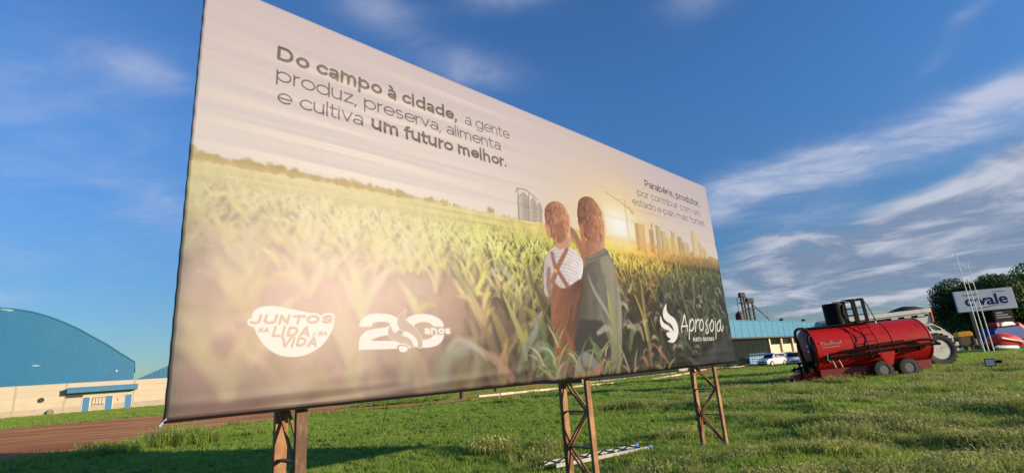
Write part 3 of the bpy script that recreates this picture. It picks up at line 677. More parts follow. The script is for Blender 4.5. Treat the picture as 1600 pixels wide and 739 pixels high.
    hand([(540, 400), (532, 350), (548, 280), (572, 178)]); hand([(572, 178), (588, 260), (605, 340), (612, 385)]); hand([(535, 330), (575, 322), (612, 318)])
    hand([(640, 250), (636, 330), (634, 420), (632, 490)]); hand([(640, 290), (665, 235), (690, 260), (690, 330), (665, 380), (640, 370)])
    hand([(712, 240), (716, 310), (710, 390)]); hand([(716, 290), (735, 245), (758, 240)])
    hand([(775, 250), (762, 320), (780, 375), (808, 355), (812, 290), (795, 240), (775, 250)])
    hand([(862, 240), (845, 290), (868, 345), (876, 395), (855, 412), (846, 380), (850, 360)])
    hand([(918, 250), (895, 320), (912, 385), (938, 360), (945, 290), (925, 245), (918, 250)])
    hand([(965, 260), (972, 350), (976, 480)]); stroke([fb([(962, 225)])[0]], .014, cream, 1, .008)
    hand([(1020, 250), (990, 300), (992, 370), (1015, 385), (1030, 320), (1028, 240), (1035, 350), (1050, 385), (1062, 345), (1066, 320)])
    text("MATO GROSSO", 7.455, .398, 8.262, .398, .062, .15, col((248, 240, 228)), 1, 0, .006, .03)
    # fine grain of the vinyl and faint sheet seams
    g = np.random.default_rng(9).normal(0, .008, (CHh, CW, 1)); C += g
    for s_ in np.arange(1.0, 9, 1.0):
        blend(slice(None), np.exp(-((U - s_) / .004) ** 2) * .06, col((120, 100, 90)))
    return np.clip(C, 0, 1)
# ---------------------------------------------------------------- shared materials
M_rust = mat('rusty_steel', (.36, .20, .10), .75, .05, .22, 1.9, .5, dark=(.12, .045, .018), wear=.50, stretch=(1.6, 1.6, 1.0))
M_rust2 = mat('dark_rusty_steel', (.30, .17, .10), .75, .05, .3, 2.4, .6, dark=(.055, .03, .02), wear=.55, stretch=(2.2, 2.2, .9))
M_dsteel = mat('dark_steel', (.05, .045, .042), .6, .3, .2)
M_black = mat('black_rubber', (.02, .02, .021), .75, 0, .3, 4, .3)
M_blackp = mat('black_paint', (.006, .006, .008), .6, 0, .15, spec=.12)
M_redp = mat('red_paint', (.50, .012, .011), .42, 0, .15, .8, 0, dark=(.16, .008, .007), wear=.35, spec=.3)
M_redd = mat('red_frame_paint', (.20, .012, .011), .45, 0, .2, 2)
M_white = mat('white_paint', (.74, .73, .68), .4, 0, .08, 1.5, 0, dark=(.28, .25, .21), wear=.35)
M_alu = mat('aluminium', (.24, .25, .26), .55, .4, .3, dark=(.25, .24, .22), wear=.35)
M_glass = mat('dark_glass', (.010, .012, .015), .15, 0, .1, spec=.25)
M_carw = mat('white_car_paint', (.78, .78, .77), .25, 0, .04, coat=.6)
M_blue = mat('blue_sheet_metal', (.012, .125, .27), .48, .0, .07, .35, 0)
M_blued = mat('blue_door_paint', (.04, .16, .36), .45, 0, .08)
M_cream0 = mat('cream_precast', (.60, .54, .40), .85, 0, .08, .6, .2, dark=(.46, .38, .27), wear=.35)
M_conc = mat('concrete', (.42, .39, .34), .9, 0, .15, 2, .3)
M_yel = mat('yellow_paint', (.70, .34, .02), .4, 0, .1)
M_bluep = mat('royal_blue_paint', (.010, .05, .26), .6, 0, .1, spec=.15)
M_lamp_w = mat('lens_white', (.8, .8, .8), .2, 0, .03)
M_lamp_r = mat('red_lens', (.5, .01, .01), .2, 0, .05)
M_ink = mat('navy_lettering', (.008, .018, .12), .8, 0, .05, spec=.1)
M_inkw = mat('white_lettering', (.75, .72, .68), .5, 0, .05)
M_sign = mat('sign_sheet', (.56, .63, .70), .4, 0, .05, .5)

# ---------------------------------------------------------------- ground, road, kerb
def ground_mat():
    m = bpy.data.materials.new('lawn_soil'); m.use_nodes = True; b = NB(m.node_tree); p = m.node_tree.nodes['Principled BSDF']
    tc_ = b.n('ShaderNodeTexCoord'); o = tc_.outputs['Object']
    a = b.noise(o, .22, 6, .6); c = b.noise(o, 2.4, 7, .7, .4); e = b.noise(o, 22, 4, .7)
    k = b.mix(b.ramp(a, .35, .65), (.06, .13, .016, 1), (.12, .19, .028, 1))
    k = b.mix(b.m('MULTIPLY', b.ramp(c, .5, .72), .6), k, (.16, .21, .04, 1))
    k = b.mix(b.m('MULTIPLY', b.ramp(e, .45, .7), .55), k, (.04, .08, .012, 1))
    b.l(k, p.inputs['Base Color']); p.inputs['Roughness'].default_value = .95; p.inputs['Specular IOR Level'].default_value = .1
    bp = b.n('ShaderNodeBump'); bp.inputs['Strength'].default_value = 1; bp.inputs['Distance'].default_value = .12; b.l(b.m('ADD', c, b.m('MULTIPLY', e, .4)), bp.inputs['Height']); b.l(bp.outputs[0], p.inputs['Normal'])
    return m
def relief(x, y):                                    # hummocks of the rough lawn, stronger to the right
    k = ss(2, 5, y) * (1 - ss(55, 70, y)); rough = ss(-6, 5, x - .10 * y) * (1 - .5 * ss(25, 45, y))
    a = np.sin(x * .9 + 1.3 * np.sin(y * .5)) * np.cos(y * .8); b_ = np.sin(x * 1.7 + 1.1 * np.sin(y * 1.3) + 2) * np.sin(y * 1.9 + 1.2 * np.cos(x * .8)); c = np.sin(x * .55 + 2.1 + np.sin(y * .33)) * np.sin(y * .62 + x * .2)
    return -.03 + k * (.03 * a + rough * (.055 * np.clip(b_, -.3, 1) + .075 * np.clip(c, -.2, 1)))
def axis(far, near, n0, n1):
    a = np.linspace(0, near, n0); b_ = near + (np.linspace(0, 1, n1)[1:] ** 3) * (far - near); return np.concatenate([-b_[::-1], -a[::-1][:-1], a, b_])
xs_ = axis(2500, 75, 171, 16); ys_ = np.concatenate([[-2500, -900, -300, -100, -40], np.linspace(-15, 100, 256), [115, 140, 200, 350, 700, 1400, 2800]])
X, Y = np.meshgrid(xs_, ys_); hr_ = np.random.default_rng(2)
Z = gh(X, Y) + relief(X, Y)
nx, ny = len(xs_), len(ys_)
me = bpy.data.meshes.new('lawn_ground')
idx = np.arange(nx * ny).reshape(ny, nx)
me.from_pydata(np.stack([X, Y, Z], -1).reshape(-1, 3).tolist(), [], np.stack([idx[:-1, :-1], idx[:-1, 1:], idx[1:, 1:], idx[1:, :-1]], -1).reshape(-1, 4).tolist())
me.materials.append(ground_mat()); me.polygons.foreach_set('use_smooth', [True] * len(me.polygons))
kind(bpy.data.objects.new('lawn_ground', me), 'structure'); COL.objects.link(bpy.data.objects['lawn_ground'])

# near and far edges of the dirt road (metres), left to right
NEAR = [(-60, -8), (-34, 2), (-22, 9), (-15.0, 15.4), (-14.6, 17.2), (-14.7, 19.4), (-14.2, 21.0), (-13.2, 22.8), (-11.9, 26.2), (-10.8, 28.0), (-8.4, 28.9), (-5.2, 29.0), (-3.3, 29.8), (-1.2, 31.0), (2.5, 34.2), (5.2, 37.6), (8.6, 42.0), (14.1, 49.6), (18.1, 55.6), (22.3, 60.2), (30.8, 67.2), (40, 70), (52, 72), (70, 74)]
KERB1 = [(-11.2, 31.6), (-9, 31.35), (-6.7, 31.4), (-4.0, 32.3), (-1.5, 33.3), (2.6, 36.4), (5.2, 39.8), (8.4, 44.6), (11.4, 50.0), (15.2, 56.6), (18.8, 62.0), (21.5, 66.4), (20.5, 70)]
BRANCH = [(-10.6, 42.3), (-8, 60), (-4, 78)]
FAR = [(-120, -2), (-80, 18), (-55, 30), (-37.3, 37.7), (-34, 39.8), (-31, 40.9), (-25.5, 43.2), (-22, 48), (-19, 60), (-14, 82)]
road_poly = NEAR[:19] + [(22.3, 60.2), (30.8, 67.2), (52, 71), (70, 73), (70, 82), (38, 79.5), (33, 77.0), (28.4, 73.6), (26.2, 73.4), (24, 84), (12, 84), (20.5, 70)] + KERB1[::-1][1:] + [(-11.3, 36)] + BRANCH + FAR[::-1]
def ragged(P, step=.35, amp=.10, seed=4):
    r = np.random.default_rng(seed); out = []
    for i in range(len(P)):
        a, b_ = np.array(P[i], float), np.array(P[(i + 1) % len(P)], float); L = np.hypot(*(b_ - a)); n = max(1, int(min(L, 60) / step)) if L < 40 else 6
        t = (b_ - a) / max(L, 1e-6); nrm = np.array([-t[1], t[0]])
        for k in range(n): out.append(tuple(a + (b_ - a) * k / n + nrm * (r.normal(0, amp) if k else 0)))
    return out
def in_poly(P, x, y):
    P = np.asarray(P, float); r = np.zeros(np.shape(x), bool); j = len(P) - 1
    for i in range(len(P)):
        xi, yi = P[i]; xj, yj = P[j]; r ^= ((yi > y) != (yj > y)) & (x < (xj - xi) * (y - yi) / (yj - yi + 1e-12) + xi); j = i
    return r
def sheet(name, poly, m, dz, cell=1.5):
    """a sheet that follows the ground: the polygon filled, then its verts lifted to the ground height"""
    import bmesh
    bm = bmesh.new(); vs = [bm.verts.new((x, y, 0)) for x, y in poly]; f = bm.faces.new(vs)
    bmesh.ops.triangulate(bm, faces=[f])
    x0, x1 = min(p[0] for p in poly), max(p[0] for p in poly); y0, y1 = min(p[1] for p in poly), max(p[1] for p in poly)
    for k in np.arange(math.floor(max(x0, -80)), min(x1, 80), cell * 2): bmesh.ops.bisect_plane(bm, geom=bm.verts[:] + bm.edges[:] + bm.faces[:], plane_co=(k, 0, 0), plane_no=(1, 0, 0))
    for k in np.arange(math.floor(max(y0, -20)), min(y1, 90), cell * 2): bmesh.ops.bisect_plane(bm, geom=bm.verts[:] + bm.edges[:] + bm.faces[:], plane_co=(0, k, 0), plane_no=(0, 1, 0))
    for v_ in bm.verts: v_.co.z = float(gh(v_.co.x, v_.co.y)) + dz
    me_ = bpy.data.meshes.new(name); bm.to_mesh(me_); bm.free(); me_.materials.append(m)
    for p_ in me_.polygons:
        if p_.normal.z < 0: p_.flip()
    o = bpy.data.objects.new(name, me_); COL.objects.link(o); return kind(o, 'structure')
def dirt_mat():
    m = bpy.data.materials.new('red_dirt'); m.use_nodes = True; b = NB(m.node_tree); p = m.node_tree.nodes['Principled BSDF']
    tc_ = b.n('ShaderNodeTexCoord'); o = tc_.outputs['Object']
    mp_ = b.n('ShaderNodeMapping'); b.l(o, mp_.inputs[0]); mp_.inputs['Rotation'].default_value = (0, 0, R(-12)); mp_.inputs['Scale'].default_value = (.10, .8, 1)
    st = b.noise(mp_.outputs[0], 1.0, 7, .65, .5); a = b.noise(o, .3, 6, .6); e = b.noise(o, 9, 5, .7)
    k = b.mix(b.ramp(st, .40, .60), (.42, .145, .042, 1), (.72, .34, .13, 1))
    k = b.mix(b.m('MULTIPLY', b.ramp(a, .45, .7), .55), k, (.36, .18, .10, 1))
    k = b.mix(b.m('MULTIPLY', b.ramp(e, .55, .75), .4), k, (.50, .30, .18, 1))
    b.l(k, p.inputs['Base Color']); p.inputs['Roughness'].default_value = .95; p.inputs['Specular IOR Level'].default_value = .15
    bp = b.n('ShaderNodeBump'); bp.inputs['Strength'].default_value = .7; bp.inputs['Distance'].default_value = .1; b.l(b.m('ADD', st, b.m('MULTIPLY', e, .3)), bp.inputs['Height']); b.l(bp.outputs[0], p.inputs['Normal'])
    return m
RP = ragged(road_poly)
sheet('dirt_road', RP, dirt_mat(), .022)
def kerb(name, P, w_=.22, h_=.13):
    """kerb stones laid end to end along a line"""
    root = bpy.data.objects.new(name, None); COL.objects.link(root); kind(root, 'structure')
    pts = []
    for i in range(len(P) - 1):
        a, b_ = Vector(P[i]), Vector(P[i + 1]); L = (b_ - a).length; n = max(1, round(L / 1.0))
        for k in range(n): pts.append((a + (b_ - a) * (k / n), a + (b_ - a) * ((k + 1) / n)))
    rr = random.Random(8); base = MB().box(-.485, .485, -w_ / 2, w_ / 2, 0, h_).mesh('kerb_stone', mat('kerb_stone_paint', (.62, .56, .45), .85, 0, .14, 1.2, .3, dark=(.34, .22, .14), wear=.4, rnd=.12))
    for a, b_ in pts:
        o = bpy.data.objects.new('kerb_stone', base); COL.objects.link(o); c = (a + b_) / 2; d = b_ - a
        o.location = g3(c.x, c.y, .015 + rr.uniform(-.008, .008)); o.rotation_euler = (0, 0, math.atan2(d.y, d.x)); o.scale = (d.length / 1.0, 1, 1); o.parent = root
kerb('kerb', [(-2.8, 32.8)] + KERB1[4:]); kerb('kerb', [(24.2, 80), (25.6, 74.4), (28.4, 74.0), (33, 77.4), (38, 79.8), (50, 81)])

# ---------------------------------------------------------------- billboard
BL, BW_, BH_ = Vector((-2.364, 3.485, 1.37)), 9.0, 3.4685
YAW = R(44.9514)
bb = thing('billboard', 'huge printed billboard of two people looking over a crop field, on rusty lattice posts', 'billboard', tuple((BL.x, BL.y, 0)), YAW)
Z0 = 1.37
# local frame: x along the board, y away from the viewer, z up
nu, nv = 420, 150
u = np.linspace(0, BW_, nu); v = np.linspace(0, BH_, nv); Ug, Vg = np.meshgrid(u, v)
def crease(c, slope, width, amp, wob, ph):
    d = Vg - (c + slope * Ug + wob * np.sin(Ug * .9 + ph) + .4 * wob * np.sin(Ug * 2.3 + ph * 2)); return amp * np.exp(-(d / width) ** 2)
disp = np.zeros_like(Ug)
for c in [(2.02, .004, .030, .007, .012, .3), (2.13, .012, .045, -.008, .015, 1.2), (2.25, .010, .028, .007, .018, 2.1), (2.36, .015, .040, -.007, .015, 3.0), (2.47, .012, .05, .006, .02, .8),
          (2.60, .006, .03, -.005, .02, 4.1), (2.74, .004, .04, .005, .02, 5.0), (2.88, .002, .045, -.005, .02, .2), (3.06, -.004, .05, .006, .02, 2.2), (3.22, -.006, .05, -.005, .015, 3.3), (3.36, -.004, .03, .004, .01, 1.0),
          (1.86, .0, .04, .004, .02, .6), (.08, .012, .03, .005, .01, .4), (2.08, .008, .012, .0052, .012, 1.3), (2.19, .010, .013, -.0052, .014, 2.3), (2.31, .012, .012, .0052, .014, .3), (2.42, .013, .013, -.0048, .014, 4.3), (2.54, .009, .012, .0045, .014, 3.3), (2.66, .006, .014, -.0048, .014, 5.3), (2.81, .003, .013, .0045, .014, 2.8), (2.97, -.002, .014, .0045, .014, 1.8), (3.14, -.005, .012, -.0048, .014, .8), (3.29, -.005, .013, .0045, .014, 4.8)]:
    m_ = crease(*c); fade = .55 + .45 * np.sin(Ug * (.7 + .3 * c[5]) + c[5] * 3); disp += m_ * np.clip(fade, .1, 1)
# pulled folds low on the left, fanning from the ties along the left and the lower edge
for k, vc in enumerate(np.arange(.05, 3.4, .33)):
    disp += .006 * np.exp(-((Vg - vc) / .05) ** 2) * np.exp(-Ug / .14) * -1
for k in range(16):
    uc = .3 + k * .56; disp += .003 * np.exp(-((Ug - uc - .25 * Vg * math.sin(k * 2.1)) / .05) ** 2) * np.exp(-Vg / .14)
for (u0, v0, u1, v1, w0, a0) in [(0, .0, 1.9, .30, .06, .004), (.1, 0, 2.6, .14, .03, -.004), (1.2, .02, 4.4, .20, .03, .006), (5.3, .05, 7.9, .10, .03, .006), (7.2, .02, 8.9, .5, .10, -.014), (7.6, .0, 8.3, .07, .035, .020)]:
    dx, dy = u1 - u0, v1 - v0; L2 = dx * dx + dy * dy; t = ((Ug - u0) * dx + (Vg - v0) * dy) / L2; dd = (-(Ug - u0) * dy + (Vg - v0) * dx) / math.sqrt(L2)
    disp += a0 * np.exp(-(dd / w0) ** 2) * np.exp(-((t - .45) / .42) ** 2)
disp += .012 * np.sin(Ug * .8 + .4) * np.sin(Vg * 1.1) * np.sin(np.pi * Ug / BW_)
edge_in = .003 * (np.sin(Vg / .33 * 2 * np.pi) ** 2) * np.exp(-Ug / .05)
vs = np.stack([Ug + edge_in, -disp, Z0 + Vg], -1).reshape(-1, 3); nf = len(vs)
idx = np.arange(nu * nv).reshape(nv, nu); fs = np.stack([idx[:-1, :-1], idx[:-1, 1:], idx[1:, 1:], idx[1:, :-1]], -1).reshape(-1, 4).tolist()
vs = vs.tolist(); uvs = np.stack([Ug / BW_, Vg / BH_], -1).reshape(-1, 2).tolist()
def wrap(ring, off):                                  # the printed cloth folds back round the frame
    global vs, fs, uvs
    s_ = len(vs)
    for i in ring:
        x, y, z = vs[i]; vs.append([x + off[0] * .3, .085, z + off[1] * .3]); uvs.append(uvs[i])
    for k in range(len(ring) - 1): fs.append([ring[k], ring[k + 1], s_ + k + 1, s_ + k])
wrap(idx[:, 0].tolist(), (.02, 0)); wrap(idx[::-1, -1].tolist(), (-.02, 0)); wrap(idx[0, ::-1].tolist(), (0, .02)); wrap(idx[-1, :].tolist(), (0, -.02))
me = bpy.data.meshes.new('banner'); me.from_pydata(vs, [], fs)
uvl = me.uv_layers.new(name='UVMap'); li = np.empty(len(me.loops), np.int32); me.loops.foreach_get('vertex_index', li)
uvl.data.foreach_set('uv', np.asarray(uvs, np.float32)[li].ravel()); me.polygons.foreach_set('use_smooth', [True] * len(me.polygons))
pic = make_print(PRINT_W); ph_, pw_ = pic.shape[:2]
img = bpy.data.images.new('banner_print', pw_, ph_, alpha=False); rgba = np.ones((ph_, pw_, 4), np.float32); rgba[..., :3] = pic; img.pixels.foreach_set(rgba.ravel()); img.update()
m = bpy.data.materials.new('printed_vinyl'); m.use_nodes = True; b = NB(m.node_tree); p = m.node_tree.nodes['Principled BSDF']
tx = b.n('ShaderNodeTexImage'); tx.image = img; tx.interpolation = 'Cubic'; tx.extension = 'EXTEND'
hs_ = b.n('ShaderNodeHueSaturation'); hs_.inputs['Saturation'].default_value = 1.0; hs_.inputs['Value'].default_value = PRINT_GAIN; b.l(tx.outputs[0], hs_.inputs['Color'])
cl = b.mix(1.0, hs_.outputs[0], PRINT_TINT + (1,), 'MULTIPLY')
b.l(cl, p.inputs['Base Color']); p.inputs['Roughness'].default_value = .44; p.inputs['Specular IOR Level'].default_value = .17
tc_ = b.n('ShaderNodeTexCoord'); wv = b.n('ShaderNodeTexWave'); wv.wave_type = 'BANDS'; wv.bands_direction = 'X'; wv.inputs['Scale'].default_value = 9; b.l(tc_.outputs['Object'], wv.inputs['Vector'])
bp = b.n('ShaderNodeBump'); bp.inputs['Strength'].default_value = .12; bp.inputs['Distance'].default_value = .003
b.l(b.m('ADD', b.m('MULTIPLY', wv.outputs['Fac'], .15), b.noise(tc_.outputs['Object'], 7, 6, .65)), bp.inputs['Height']); b.l(bp.outputs[0], p.inputs['Normal'])
me.materials.append(m)
ban = bpy.data.objects.new('banner', me); COL.objects.link(ban); ban.parent = bb
# frame behind the cloth
fr = MB()
for z in (Z0 + .03, Z0 + .9, Z0 + 1.75, Z0 + 2.6, Z0 + BH_ - .03): fr = MB().box(.03, BW_ - .03, .045, .085, z - .025, z + .025); fr.build('frame_rail', M_rust, bb)
for x in (.04, 1.8, 3.6, 5.4, 7.2, BW_ - .04): MB().box(x - .02, x + .02, .088, .12, Z0 + .01, Z0 + BH_ - .01).build('frame_upright', M_rust, bb)
MB().bar((-.03, -.005, Z0 - .035), (.015, .01, Z0 + .01), .012, .016).build('corner_tie', mat('tie_rope', (.22, .26, .32), .7), bb)
MB().box(.0, BW_, -.012, .09, Z0 - .020, Z0 - .002).build('bottom_hem', mat('dark_hem', (.010, .009, .010), .9, spec=.02), bb)
for pu in (.957, 4.66, 8.357):
    post = bpy.data.objects.new('support_post', None); COL.objects.link(post); post.parent = bb; post.location = (pu, .125, 0)
    TOP = Z0 + BH_ - .15
    MB().box(-.045, .045, 0, .045, -.3, TOP).build('chord', M_rust2 if pu < 2 else M_rust, post, bevel=.004)
    # rear chord: a channel with two lips
    c = MB().box(-.05, .05, .42, .428, -.3, TOP).box(-.05, -.043, .43, .475, -.3, TOP).box(.043, .05, .43, .475, -.3, TOP); c.build('chord', M_rust, post)
    k = 0; z = .5 - .44 * 2
    while z < TOP - .5:
        for sx in (-.034, .034):
            a, b_ = ((0, .42), (.055, 0)) if False else (None, None)
            y0, y1 = (.055, .42) if k % 2 else (.42, .055)
            if z > -.4: MB().bar((sx, y0, z), (sx, y1, z + .44), .022, .022).build('brace', M_rust, post)
        if z > 0: MB().bar((0, .055, z + .44), (0, .42, z + .44), .06, .014).build('strut', M_dsteel, post)
        z += .44; k += 1
for gx, gy, ax, az_ in ((3.0, 11.2, 2.4, 3.2), (3.4, 11.0, 4.6, 3.0)):
    pass
def to_local(x, y, z): return bb.matrix_world.inverted() @ Vector((x, y, z))
bpy.context.view_layer.update()
for P, Q in (((-4.56, 17.0, 0), (2.6, .13, Z0 + 3.0)), ((-3.6, 16.4, 0), (4.66, .13, Z0 + 3.1))):
    MB().tube([to_local(*P), Q], .008, 5).build('guy_wire', M_dsteel, bb)

# ---------------------------------------------------------------- ladder lying in the grass
la = Vector((.50, 8.50)); lb = Vector((2.1, 9.46)); dl = (lb - la).normalized()
lad = thing('ladder', 'silver aluminium ladder lying in the grass behind the middle post', 'ladder', (la.x, la.y, .07), math.atan2(dl.y, dl.x))
LL = 3.1
for sy in (0, .34):
    MB().box(-.1, 1.87, sy - .010, sy + .010, -.045, .012).build('rail', M_alu, lad, bevel=.003)
    MB().box(1.85, 1.93, sy - .02, sy + .02, -.05, .03).build('foot', mat('blue_plastic', (.02, .10, .50), .4), lad, bevel=.008)
    lad.children[-1]['label'] = 'blue plastic foot'
for k in range(7): MB().tube([(0.0 + k * .28, 0, .01), (0.0 + k * .28, .34, .01)], .014, 8).build('rung', M_alu, lad)

# ---------------------------------------------------------------- floodlight
fl = thing('floodlight', 'small square floodlight on a stake in the grass, right of the tank trailer', 'floodlight', (19.6, 22.3, .12), R(-42))
MB().box(-.17, .17, .0, .06, .10, .42).build('housing', M_blackp, fl, bevel=.01)
MB().box(-.14, .14, -.008, -.002, .13, .39).build('lens', M_lamp_w, fl)
MB().box(.18, .38, .02, .08, .22, .34).build('driver_box', M_blackp, fl, bevel=.01)
MB().tube([(0, .05, -.3), (0, .05, .12)], .015, 6).build('stake', M_dsteel, fl)

# ---------------------------------------------------------------- wheels
def wheel(parent, x, y, z, r, wd, rim_m, tread=0, rim_k=.55, name='wheel', side=-1):
    """wheel with its axis along local Y; tyre and rim are its pieces"""
    w_ = bpy.data.objects.new(name, None); COL.objects.link(w_); w_.parent = parent; w_.location = (x, y, z)
    h = wd / 2; rr = r * rim_k
    t = MB().lathe([(rr, -h * .85), (rr * 1.12, -h), (r * .93, -h * .95), (r, -h * .7), (r, h * .7), (r * .93, h * .95), (rr * 1.12, h), (rr, h * .85)], 36)
    if tread:
        for k in range(tread):
            a = 2 * math.pi * k / tread
            for s in (-1, 1):
                a2 = a + (math.pi / tread if s > 0 else 0); c, s2 = math.cos(a2), math.sin(a2)
                p0 = Vector((c * r * 1.0, s * h * .98, s2 * r * 1.0)); a3 = a2 + .16; p1 = Vector((math.cos(a3) * r, s * h * .05, math.sin(a3) * r))
                t.bar(p0, p1, r * .055, r * .09, up=(c, 0, s2))
    t.build('tyre', M_black, w_, smooth=True)
    q = side
    MB().lathe([(rr * 1.01, q * h * .90), (rr * .95, q * h * .92), (rr * .90, q * h * .55), (rr * .35, q * h * .25), (rr * .30, q * h * .45), (0.001, q * h * .45)], 32).build('rim', rim_m, w_, smooth=True)
    hb = MB().lathe([(rr * .22, q * h * .46), (rr * .20, q * h * .75), (0.001, q * h * .78)], 12)
    for k in range(8):
        a = 2 * math.pi * k / 8; hb.lathe([(rr * .05, q * h * .44), (rr * .05, q * h * .62), (.001, q * h * .62)], 6, c=(math.cos(a) * rr * .33, 0, math.sin(a) * rr * .33))
    hb.build('hub', M_blackp, w_); return w_

# ---------------------------------------------------------------- red tank trailer
TA = R(-5); tdir = Vector((math.cos(TA), math.sin(TA))); tper = Vector((-tdir.y, tdir.x))
to_ = Vector((15.33, 22.79)) + tper * .95
tt = thing('tank_trailer', 'red steel tank trailer with black cage and ladder, parked on the grass', 'trailer', (to_.x, to_.y, 0), TA)
tt.rotation_euler = (0, R(-1.6), TA)
RX, RZ, CZ = .93, .97, 1.42
def oval(k=1.0, n=40, x=0.0): return [(x, RX * k * math.cos(2 * math.pi * i / n), CZ + RZ * k * math.sin(2 * math.pi * i / n)) for i in range(n)]
MB().loft([oval(1, x=-2.32), oval(1, x=2.42)], cap=False).build('tank', M_redp, tt, smooth=True)
MB().loft([oval(1.0, x=-2.32), oval(.97, x=-2.38), oval(.86, x=-2.45), oval(.6, x=-2.51), oval(.02, x=-2.54)], cap=False).build('end_cap', M_redd, tt, smooth=True)
MB().loft([oval(1.0, x=2.42), oval(.97, x=2.48), oval(.86, x=2.55), oval(.6, x=2.61), oval(.02, x=2.64)], cap=False).build('end_cap', M_redd, tt, smooth=True)
for x in (-2.31, -.72, .85, 2.41): MB().loft([oval(1.0, x=x - .02), oval(1.014, x=x - .02), oval(1.014, x=x + .02), oval(1.0, x=x + .02)], cap=False).build('band', M_redp, tt)
MB().box(-2.3, 2.3, -.66, -.50, .26, .60).box(-2.3, 2.3, .50, .66, .26, .60).build('chassis_beam', M_redd, tt, bevel=.01)
MB().prism([(-2.1, .26), (-2.1, .74), (-2.5, .66), (-3.25, .42), (-3.3, .16)], -.26, .26).build('drawbar', M_redp, tt, bevel=.01)
MB().tube([(-3.3, 0, .28), (-3.42, 0, .26)], .06, 8).lathe([(.1, -.04), (.1, .04)], 12, 'Z', (-3.48, 0, .26)).build('hitch_eye', M_dsteel, tt)
MB().tube([(-2.95, -.30, .05), (-2.95, -.30, .95)], .045, 8).box(-3.05, -2.85, -.40, -.20, .05, .09).box(-3.02, -2.88, -.37, -.23, .9, 1.0).build('jack', M_blackp, tt)
j = MB()
for k in range(4): j.tube([(-3.15 + k * .18, -.1 + .05 * k, .55), (-3.1 + k * .16, -.1, .82 - .03 * k)], .03, 6)
j.tube([(-3.25, -.1, .68), (-2.6, .1, .76)], .045, 6).build('hydraulic_coupling', M_blackp, tt)
MB().tube([(-2.72, -.45, .5), (-2.80, -.45, 1.2), (-2.90, -.45, 2.10), (-2.87, -.45, 2.32), (-2.76, -.45, 2.43), (-2.55, -.43, 2.44), (-2.30, -.38, 2.34)], .065, 10).build('suction_pipe', M_blackp, tt, smooth=True)
MB().tube([(-2.50, -.80, .6), (-2.54, -.80, 1.3), (-2.56, -.78, 1.95), (-2.50, -.75, 2.06), (-2.36, -.70, 2.08)], .05, 10).build('suction_pipe', M_blackp, tt, smooth=True)
MB().box(-2.75, -2.56, -.62, -.1, .5, 1.0).build('pump', M_blackp, tt, bevel=.02)
for z in (1.60, 1.38): MB().box(-2.56, -2.50, -.62, -.50, z, z + .10).build('reflector', M_inkw, tt)
for pts, r_ in (([(-1.5, -1.0, 1.27), (-.9, -1.03, 1.32), (.2, -1.03, 1.36), (1.4, -1.05, 1.42), (1.95, -1.08, 1.46), (2.3, -1.10, 1.42), (2.55, -1.10, 1.24)], .05), ([(-2.1, -1.0, 1.06), (-.7, -1.03, 1.13), (1.3, -1.06, 1.22), (2.1, -1.08, 1.25), (2.6, -1.08, 1.22)], .06), ([(-.8, -1.06, 1.40), (.2, -1.08, 1.46), (1.2, -1.1, 1.50)], .03)):
    MB().tube(pts, r_, 8).build('side_pipe', M_blackp, tt, smooth=True)
for x in (-1.9, -1.0, -.1, .9, 1.8): MB().box(x - .025, x + .025, -1.06, -.88, 1.02, 1.2).build('pipe_bracket', M_blackp, tt)
MB().tube([(-2.12, -1.0, 1.26), (-2.0, -1.05, 1.22), (-2.07, -1.05, 1.02), (-1.94, -1.05, .90)], .022, 6).build('valve_handle', mat('dull_zinc', (.32, .31, .30), .6, .2), tt)
for x in (-1.85, -1.58): MB().tube([(x, -1.0, .95), (x + .03, -1.02, .82), (x + .07, -1.02, .64)], .025, 6).build('drain_spout', mat('dull_zinc', (.32, .31, .30), .6, .2), tt)
for x0, x1 in ((-.30, -.24), (.10, .16)): MB().tube([(x1, -1.10, .92), (x1 - .02, -1.06, 1.6), (x0, -.80, 2.2), (x0 - .02, -.55, 2.44)], .018, 6).build('ladder_rail', M_blackp, tt)
for z, y in ((1.02, -1.10), (1.30, -1.08), (1.6, -1.06), (1.90, -.95), (2.18, -.81)): MB().tube([(-.25, y, z), (.14, y, z)], .015, 6).build('ladder_rung', M_blackp, tt)
MB().box(-2.4, .5, -.42, -.38, 2.40, 2.46).box(-2.4, .5, .38, .42, 2.40, 2.46).build('walkway_rail', M_blackp, tt)
wk = MB()
for k in range(28): wk.box(-2.3 + k * .1, -2.24 + k * .1, -.38, .38, 2.39, 2.43)
wk.build('walkway_grating', M_blackp, tt)
MB().loft([[(-.78 + .42 * math.cos(a), .44 * math.sin(a), z) for a in np.linspace(0, 2 * math.pi, 33)[:-1]] for z in (2.46, 2.9, 3.42)], cap=True).build('hatch_tower', M_blackp, tt, smooth=True)
for x, w_ in ((-.08, .085), (.33, .065)):
    for y in (-.42, .42): MB().box(x - w_, x + w_, y - .03, y + .03, 2.40, 3.50).build('cage_post', M_blackp, tt)
for z in (2.50, 2.80, 3.10, 3.42, 3.50):
    for y in (-.42, .42): MB().tube([(-.55, y, z), (.35, y, z)], .020, 6).build('cage_bar', M_blackp, tt)
for x in (-.10, .33): MB().tube([(x, -.42, 3.48), (x, .42, 3.48)], .025, 6).build('cage_bar', M_blackp, tt)
MB().tube([(-.55, -.42, 3.3), (-.62, -.42, 2.9), (-.40, -.42, 2.48)], .04, 6).build('cage_bar', M_blackp, tt)
MB().tube([(.36, -.42, 3.48), (.50, -.46, 3.1), (.64, -.5, 2.44)], .018, 6).build('handrail', M_blackp, tt)
MB().tube([(.72, -.3, 2.34), (.70, -.3, 2.60)], .028, 6).build('breather', M_inkw, tt)
